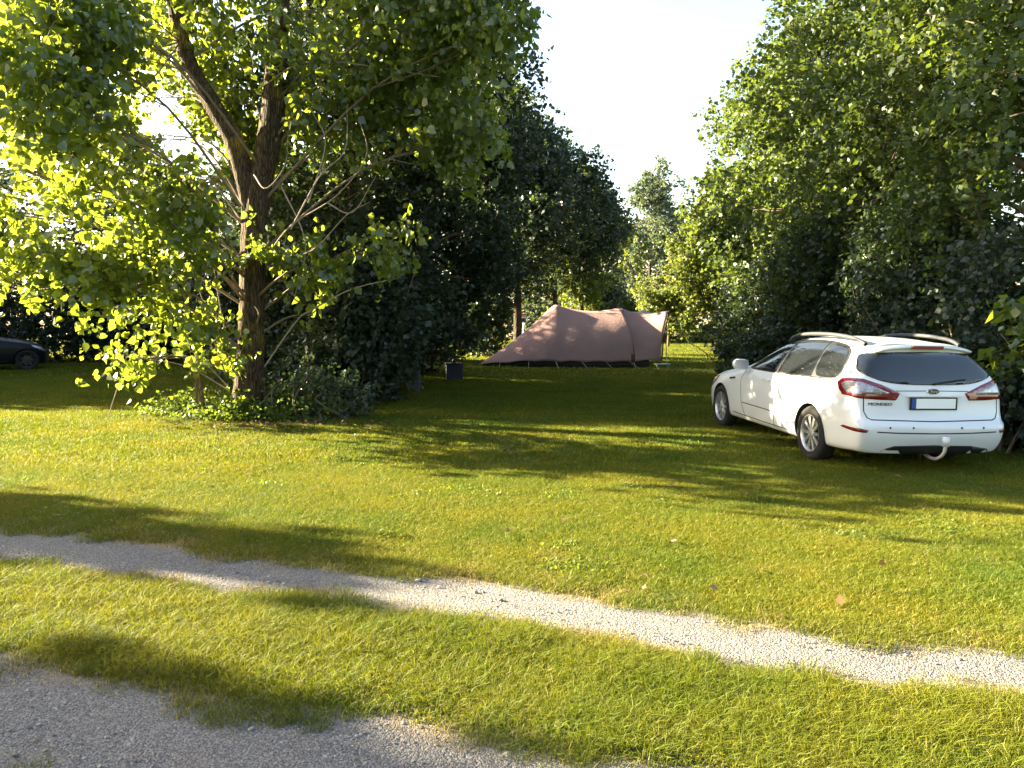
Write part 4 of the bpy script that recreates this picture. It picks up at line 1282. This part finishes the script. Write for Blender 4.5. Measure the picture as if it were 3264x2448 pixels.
decal('bumper_line', strip_poly([(.66, .488), (.4, .478), (0, .474), (-.4, .478), (-.72, .49)], .014), RS, RD, bvh, M['gap'], car, .0015, .04, .006)
decal('diffuser', [(.62, .235), (.54, .30), (.44, .335), (0, .345), (-.44, .335), (-.66, .30), (-.72, .235), (-.3, .225), (.3, .225)], RS, RD, bvh, M['black'], car, .006, .04, .01)
wp = [bvh.ray_cast(Vector((-4, y, z)), Vector((1, 0, 0)))[0] - Vector((.022, 0, 0)) for y, z in ((0, 1.0), (-.12, 1.02), (-.30, 1.045), (-.40, 1.055))]
tubes('rear_wiper', [(wp, [.014, .010, .008, .006])], M['black'], car, 6)
np_ = bmesh.new()
px = bvh.ray_cast(Vector((-4, 0, .80)), Vector((1, 0, 0)))[0].x
add_box(np_, (px - .012, 0, .79), (.022, .545, .135), None, .006)
pl = obj_bm('number_plate', np_, M['black'], car)
b = bmesh.new(); add_box(b, (px - .0245, -.021, .793), (.004, .455, .107)); obj_bm('plate_face', b, M['plate_white'], pl)
b = bmesh.new(); add_box(b, (px - .0245, .2325, .793), (.004, .047, .107)); obj_bm('blue_band', b, M['plate_blue'], pl)
b = bmesh.new()
hx = bvh.ray_cast(Vector((-4, 0, .885)), Vector((1, 0, 0)))[0].x
add_box(b, (px - .01, 0, .872), (.03, .62, .016), None, .005)
obj_bm('plate_trim', b, M['white_paint'], car)
ex = bvh.ray_cast(Vector((-4, 0, .925)), Vector((1, 0, 0)))[0].x
b = bmesh.new(); oval(b, (ex - .005, 0, .922), .077, .036, .016); bd = obj_bm('badge', b, M['chrome'], car)
b = bmesh.new(); oval(b, (ex - .0125, 0, .922), .068, .029, .006); obj_bm('badge_centre', b, M['badge_blue'], bd)
BAS = Matrix(((0, 0, -1), (-1, 0, 0), (0, 1, 0)))      # text x -> -Y, text y -> Z, faces -X
text_mesh('badge_script', 'Ford', .047, M['chrome'], bd, (ex - .0165, 0, .922), BAS, shear=.35, extrude=.001, width=.092)
lx = bvh.ray_cast(Vector((-4, .60, .785)), Vector((1, 0, 0)))[0].x
nl = bvh.ray_cast(Vector((-4, .60, .785)), Vector((1, 0, 0)))[1]
if nl.x > 0: nl = -nl
ang = math.atan2(nl.y, -nl.x)
text_mesh('model_lettering', 'MONDEO', .046, M['gap'], car, (lx - .008, .60, .782), Matrix.Rotation(-ang, 3, 'Z') @ BAS, extrude=.0025, width=.26)
tb = tubes('tow_bar', [(smooth_path([(-.80, .0, .24), (-1.0, .0, .20), (-1.10, -.01, .215), (-1.145, -.04, .28), (-1.15, -.05, .37)], 6), np.full(25, .019))], M['steel'], car, 10)
b = bmesh.new()
bmesh.ops.create_cone(b, cap_ends=True, segments=20, radius1=.042, radius2=.040, depth=.10, matrix=Matrix.Translation((-1.15, -.05, .40)))
bmesh.ops.bevel(b, geom=[e for e in b.edges], offset=.008, segments=2, affect='EDGES')
obj_bm('hitch_cap', b, M['white_plastic'], tb, True)
for y in (.52, .26, -.30, -.56):
    b = bmesh.new()
    loc = bvh.ray_cast(Vector((-4, y, .535)), Vector((1, 0, 0)))[0]
    bmesh.ops.create_cone(b, cap_ends=True, segments=12, radius1=.011, radius2=.011, depth=.006, matrix=Matrix.Translation(loc - Vector((.001, 0, 0))) @ Matrix.Rotation(R(90), 4, 'Y'))
    obj_bm('parking_sensor', b, M['gap'], car)

dark = thing('parked_dark_car', 'dark blue-black car standing in the shade, its bonnet and front wheel in view', 'car', (-18.24, 23.97, 0), R(30))
bodyd, bvhd = car_body(M['dark_paint'], dark, front=.62)
side_parts(bodyd, bvhd, M['dark_paint'], dark)
for wx in (0.0, 2.85):
    for s in (1, -1): wheel(dark, wx, s * .80, s, spokes=7, metal='dark_alloy')

# ------------------------------------------------------------------ tent
def canvas_mat(name, col):
    m, nt, out = new_mat(name)
    tc = N(nt, 'ShaderNodeTexCoord')
    nz = N(nt, 'ShaderNodeTexNoise', Scale=1.4, Detail=6.0, Roughness=0.6)
    wv = N(nt, 'ShaderNodeTexNoise', Scale=7.0, Detail=3.0, Distortion=1.2)
    for n in (nz, wv): nt.links.new(tc.outputs['Object'], n.inputs['Vector'])
    c = ramp(nt, nz.outputs['Fac'], [(0.3, tuple(v * .88 for v in col)), (0.7, tuple(v * 1.08 for v in col))])
    p = N(nt, 'ShaderNodeBsdfPrincipled', Roughness=0.9)
    p.inputs['Specular IOR Level'].default_value = 0.15
    t = N(nt, 'ShaderNodeBsdfTranslucent')
    ms = N(nt, 'ShaderNodeMixShader', Fac=0.18)
    nt.links.new(c, p.inputs['Base Color']); nt.links.new(c, t.inputs['Color'])
    b = N(nt, 'ShaderNodeBump', Strength=0.35, Distance=0.03)
    nt.links.new(wv.outputs['Fac'], b.inputs['Height'])
    nt.links.new(b.outputs[0], p.inputs['Normal'])
    nt.links.new(p.outputs[0], ms.inputs[1]); nt.links.new(t.outputs[0], ms.inputs[2])
    nt.links.new(ms.outputs[0], out.inputs[0])
    return m


M['canvas'] = canvas_mat('brown_cotton_canvas', (0.36, 0.232, 0.215))
M['canvas_grey'] = canvas_mat('grey_cotton_canvas', (0.44, 0.39, 0.38))
M['canvas_trim'] = canvas_mat('dark_canvas_trim', (0.11, 0.055, 0.045))
M['mud_flap'] = plain('black_mud_flap', (0.010, 0.012, 0.012), 0.7)
M['rope'] = plain('pale_rope', (0.45, 0.40, 0.33), 0.9)
TX, TY = 1.6, 27.4
tent = thing('ridge_tent', 'large brown canvas tent with sagging ridge and a porch on its right end', 'tent', (TX, TY, 0), R(11))


def patch(name, fn, nu, nv, mat, parent, th=0.006):
    V = []
    for i in range(nu + 1):
        for j in range(nv + 1):
            p = fn(i / nu, j / nv)
            V.append((p[0] - TX, p[1] - TY, p[2]))
    i, j = np.meshgrid(np.arange(nu), np.arange(nv), indexing='ij')
    a = i * (nv + 1) + j
    F = np.stack([a, a + nv + 1, a + nv + 2, a + 1], -1).reshape(-1, 4)
    me = np_mesh(name, np.array(V), F, 4)
    o = link(name, me, mat, parent, True)
    md = o.modifiers.new('thickness', 'SOLIDIFY'); md.thickness = th; md.offset = 0
    return o


lerp = lambda a, b, t: a + (b - a) * t
P0 = np.array([-1.10, 27.5, .10]); PK1 = np.array([1.50, 27.5, 2.12]); PK2 = np.array([3.86, 27.35, 2.00])
F2 = np.array([3.72, 25.45, .22])


def ridge(u):
    """from the left ground tip up to the left peak and along the sagging ridge"""
    a = 0.40
    if u < a:
        t = u / a
        p = lerp(P0, PK1, t)
        p = p + np.array([0, 0, -.13 * math.sin(math.pi * t)])
        return p
    t = (u - a) / (1 - a)
    p = lerp(PK1, PK2, t)
    return p + np.array([0, 0, -.17 * math.sin(math.pi * t) ** 1.0])


def hem(u, s):
    p = lerp(np.array([-1.10, 27.5, .08]), F2, u)
    y = 27.5 - 2.05 * (1 - (1 - u) ** 2.2)
    z = lerp(.05, .19, min(1, u * 3.5)) + .035 * abs(math.sin(math.pi * 6 * u))
    x = lerp(-1.10, 3.72, u)
    y = 27.45 - s * (27.45 - y)
    return np.array([x, y, z])


def side(s):
    def f(u, v):
        # v 0 at the hem, 1 at the ridge: steep wall below, flatter roof above
        h = hem(u, s); r = ridge(u)
        k = v
        zz = lerp(h[2], r[2], k)
        hk = k ** 3.2 * .66 + k * .34
        hk = 1 - (1 - k) ** 0.62 if False else hk
        p = np.array([lerp(h[0], r[0], k), lerp(h[1], r[1], hk), zz])
        p[1] += s * .05 * math.sin(math.pi * v) * math.sin(math.pi * min(1, u * 1.3))
        p[2] += .012 * math.sin(21 * u + 3 * v) * v * (1 - v) * 2
        return p
    return f


patch('side_panel', side(1), 44, 22, M['canvas'], tent)
patch('side_panel', side(-1), 44, 14, M['canvas'], tent)
# porch: near panel, far panel and roof reach to two front corners
A1 = np.array([5.22, 26.25, 1.90]); B1 = np.array([4.70, 25.55, .20]); A2 = np.array([5.15, 28.5, 1.93]); B2 = np.array([4.75, 29.1, .12])


def porch_near(u, v):
    bot = lerp(F2 + np.array([.03, .02, -.02]), B1, u) + np.array([0, 0, .05 * math.sin(math.pi * u)])
    top = lerp(PK2 + np.array([.02, 0, 0]), A1, u) + np.array([0, .12 * math.sin(math.pi * u), -.16 * math.sin(math.pi * u)])
    hk = v ** 2.4 * .5 + v * .5
    p = np.array([lerp(bot[0], top[0], v), lerp(bot[1], top[1], hk), lerp(bot[2], top[2], v)])
    p[0] -= .10 * math.sin(math.pi * v) * u
    return p


def porch_far(u, v):
    p = porch_near(u, v)
    return np.array([p[0], 54.72 - p[1] + .1, p[2]])


def porch_roof(u, v):
    near = lerp(PK2, A1, u) + np.array([0, .12 * math.sin(math.pi * u), -.16 * math.sin(math.pi * u)])
    far = lerp(PK2, A2, u) + np.array([0, -.12 * math.sin(math.pi * u), -.10 * math.sin(math.pi * u)])
    p = lerp(near, far, v)
    p[2] -= .10 * math.sin(math.pi * v) * u
    return p


patch('porch_side', porch_near, 16, 18, M['canvas'], tent)
patch('porch_side', porch_far, 16, 12, M['canvas'], tent)
patch('porch_roof', porch_roof, 14, 10, M['canvas_grey'], tent)
patch('seam_flap', lambda u, v: (lambda p: np.array([p[0] + .01 - u * (.06 + .22 * max(0, .42 - v)), p[1] - .05 - .02 * u, p[2]]))(porch_near(0, v * .97)), 2, 14, M['canvas_trim'], tent, .012)
patch('edge_trim', lambda u, v: (lambda p: np.array([p[0] + .01 + .05 * u, p[1] - .012, p[2]]))(porch_near(1, v)), 2, 14, M['canvas_trim'], tent, .012)
patch('mud_flap', lambda u, v: (lambda p: np.array([p[0], p[1] + .06, lerp(-.02, p[2] + .015, v)]))(hem(u, 1)), 40, 1, M['mud_flap'], tent, .004)
patch('mud_flap', lambda u, v: (lambda p: np.array([p[0], p[1] + .06, lerp(-.02, p[2] + .01, v)]))(porch_near(u * .6, 0)), 6, 1, M['mud_flap'], tent, .004)
rope = []
tl_ = lambda p: (p[0] - TX, p[1] - TY, p[2])
for u, dx in [(.12, -.12), (.30, -.10), (.47, 0), (.64, .10), (.80, .12), (.97, .18)]:
    h = hem(u, 1)
    rope.append(([tl_(h), tl_((h[0] + dx, h[1] - .45, .0))], [.006, .006]))
rope.append(([tl_(F2), tl_((F2[0] - .10, F2[1] - .45, 0))], [.006, .006]))
rope.append(([tl_(B1), tl_((B1[0] + .25, B1[1] - .4, 0))], [.006, .006]))
rope.append(([tl_(A1), tl_((A1[0] + 1.3, A1[1] - .5, 0))], [.006, .006]))
for r_ in rope: tubes('guy_rope', [r_], M['rope'], tent, 4)
for a in (A1, A2):
    tubes('porch_pole', [([tl_((a[0] - .03, a[1] + .02, -.02)), tl_((a[0] - .03, a[1] + .02, a[2] - .03))], [.014, .014])], M['steel'], tent, 8)
for a in (PK1, PK2):
    tubes('tent_pole', [([tl_((a[0], a[1], -.02)), tl_((a[0], a[1], a[2] - .02))], [.018, .018])], M['steel'], tent, 8)

# ------------------------------------------------------------------ small things
# camp stool by the porch
st = thing('camp_stool', 'low pale green folding stool on the grass at the porch of the tent', 'stool', (4.85, 25.1, 0), R(12))
M['pale_green'] = plain('pale_green_cloth', (0.22, 0.29, 0.22), 0.7)
b = bmesh.new(); add_box(b, (0, 0, .17), (.44, .36, .035), None, .012); obj_bm('seat', b, M['pale_green'], st)
for sx in (-.18, .18):
    for q in (-1, 1):
        tubes('leg', [([(sx, -.15 * q, 0), (sx, .15 * q, .16)], [.011, .011])], M['steel'], st, 6)

# pitch marker post with its small blue number plate
M['post_wood'] = bark_mat('weathered_post_wood', (0.16, 0.115, 0.06), (0.40, 0.31, 0.17), 0.0)
M['sign_blue'] = plain('sign_blue', (0.03, 0.07, 0.48), 0.4)
M['sign_red'] = plain('sign_red', (0.50, 0.04, 0.06), 0.45)
M['sign_white'] = plain('sign_white', (0.78, 0.78, 0.78), 0.45, var=0.03)
po = thing('marker_post', 'short wooden post with a small blue and white plate, beside the poplar trunk', 'post', (-5.22, 12.95, 0))
b = bmesh.new()
add_box(b, (0, 0, .5), (.115, .115, 1.06), Matrix.Rotation(R(-4.5), 3, 'Y'), .012)
obj_bm('post', b, M['post_wood'], po)
pc = Vector((-.10, -.075, 1.0))
b = bmesh.new(); add_box(b, pc, (.20, .012, .13), Matrix.Rotation(R(-4.5), 3, 'Y'), .004)
pp = obj_bm('number_plate', b, M['sign_blue'], po)
b = bmesh.new()
for dx, dz, w, h in [(.03, .0, .03, .09), (.055, .03, .07, .026), (.055, -.03, .07, .026), (-.03, -.015, .045, .03)]:
    add_box(b, pc + Vector((dx, -.0075, dz)), (w, .004, h), Matrix.Rotation(R(-4.5), 3, 'Y'))
obj_bm('white_mark', b, M['sign_white'], pp)

# notice on a white pole behind the tent
sg = thing('notice_sign', 'small red, white and blue notice on a white pole behind the tent', 'sign', (.55, 38, 0))
tubes('pole', [([(0, 0.02, -.02), (0, .02, 1.75)], [.03, .03])], M['sign_white'], sg, 10)
b = bmesh.new(); add_box(b, (0, -.025, 1.60), (.27, .02, .44), None, .006); bo = obj_bm('board', b, M['sign_white'], sg)
b = bmesh.new(); add_box(b, (0, -.037, 1.70), (.25, .004, .045)); add_box(b, (0, -.037, 1.775), (.25, .004, .06)); obj_bm('red_band', b, M['sign_red'], bo)
b = bmesh.new(); add_box(b, (0, -.037, 1.49), (.25, .004, .20)); obj_bm('blue_field', b, M['sign_blue'], bo)
b = bmesh.new()
for a in (40, -40): add_box(b, (0, -.0405, 1.51), (.24, .004, .028), Matrix.Rotation(R(a), 3, 'Y'))
bmesh.ops.create_cone(b, cap_ends=True, segments=16, radius1=.03, radius2=.03, depth=.005, matrix=Matrix.Translation((0, -.041, 1.585)) @ Matrix.Rotation(R(90), 4, 'X'))
obj_bm('black_symbol', b, M['black'], bo)

# dark blue box and grey post in the shade of the grove
M['navy'] = plain('navy_plastic', (0.004, 0.005, 0.022), 0.6)
bx = thing('storage_box', 'dark blue storage box with a lid on the shaded grass left of the tent', 'box', (-1.55, 20.9, 0), R(8))
b = bmesh.new()
add_box(b, (0, 0, .21), (.44, .36, .42), None, .02); obj_bm('tub', b, M['navy'], bx)
b = bmesh.new(); add_box(b, (0, 0, .445), (.48, .40, .05), None, .015); obj_bm('lid', b, M['navy'], bx)
for s in (1, -1):
    b = bmesh.new(); add_box(b, (s * .235, 0, .36), (.03, .14, .04), None, .008); obj_bm('handle', b, M['black'], bx)
M['grey_metal'] = plain('grey_painted_metal', (0.07, 0.073, 0.075), 0.7)
hp_ = thing('hookup_post', 'grey post standing in the dark shade under the grove trees', 'post', (-2.15, 17.6, 0))
b = bmesh.new(); add_box(b, (0, 0, .62), (.13, .11, 1.26), None, .012); obj_bm('post', b, M['grey_metal'], hp_)
b = bmesh.new(); add_box(b, (0, 0, 1.27), (.16, .14, .04), None, .012); obj_bm('cap', b, M['grey_metal'], hp_)

# undergrowth round the poplar foot, dead leaves and clover on the lawn
rg = np.random.default_rng(77)
def weeds(name, spots, n, mat, seed, size, label, hgt):
    r = np.random.default_rng(seed)
    K = np.array(spots)
    k = r.choice(len(K), n, p=K[:, 4] / K[:, 4].sum())
    a = r.random(n) * 6.283; q = np.sqrt(r.random(n))
    x = K[k, 0] + K[k, 2] * q * np.cos(a); y = K[k, 1] + K[k, 3] * q * np.sin(a)
    z = hgt * r.random(n) ** 1.3 * (0.4 + 0.8 * K[k, 5]) * (1 - .6 * q)
    C = np.stack([x, y, z + .01], 1)
    me = leaves_mesh(name, C, seed + 1, size, droop=-.2, fat=.8)
    return tag(link(name, me, mat), label, kind='stuff')


weeds('undergrowth', [(-5.4, 13.5, .65, .35, 1.0, 1.0), (-5.2, 12.85, .5, .2, .3, .35), (-4.3, 12.7, .9, .35, .9, .5), (-3.5, 12.9, .7, .5, 1.0, 1.3), (-6.0, 13.5, .5, .3, .4, .6), (-4.5, 12.75, .35, .2, .4, 1.1)], 5200, M['weed'], 500, .055, 'low nettles and weeds round the poplar foot', .55)
shrub('undergrowth_bush', 'ragged green shrub with bare stalks right of the poplar foot', (-3.4, 13.2), [(-3.5, 13.1, .5, .5, .4, .45, 1), (-2.9, 13.2, .35, .6, .4, .36, 1), (-3.95, 13.3, .4, .35, .3, .36, .5)], 'hedge', 510, .065, 260, 11, None, gap=-1.2, spray=.3, stems=9)
shrub('undergrowth_bush', 'shaded shrub with pale leaf edges beside the grey post', (-2.9, 16.6), [(-2.9, 16.4, .7, .8, .7, .65, 1), (-2.6, 17.0, 1.2, .7, .7, .6, 1)], 'hedge', 511, .085, 500, 12, None, gap=-1.0)
n = 900
x = rg.normal(-4.1, .75, n); y = rg.normal(12.45, .35, n)
me = leaves_mesh('dead_leaves', np.stack([x, y, np.full(n, .02) + .03 * rg.random(n)], 1), 521, .055, droop=0.0, up=3.0)
tag(link('dead_leaves', me, M['dead']), 'brown fallen leaves on the grass in front of the poplar', kind='stuff')
n = 230
x, y = in_frame(n, 4, 17)
d = near_track(x, y) < -.05
x, y = x[d], y[d]
me = leaves_mesh('fallen_leaves', np.stack([x, y, np.full(len(x), .045)], 1), 523, .046, droop=0.0, up=3.0)
tag(link('fallen_leaves', me, M['dead']), 'single fallen leaves scattered over the lawn', kind='stuff')
cx, cy = in_frame(130, 4.6, 14)
d = near_track(cx, cy) < -.4
K = [(a, b_, rr_, rr_ * .8, rr_, .5) for a, b_, rr_ in zip(cx[d], cy[d], rg.uniform(.12, .35, d.sum()))]
weeds('clover', K, 30000, M['weed'], 530, .022, 'flat clover patches in the lawn', .05)
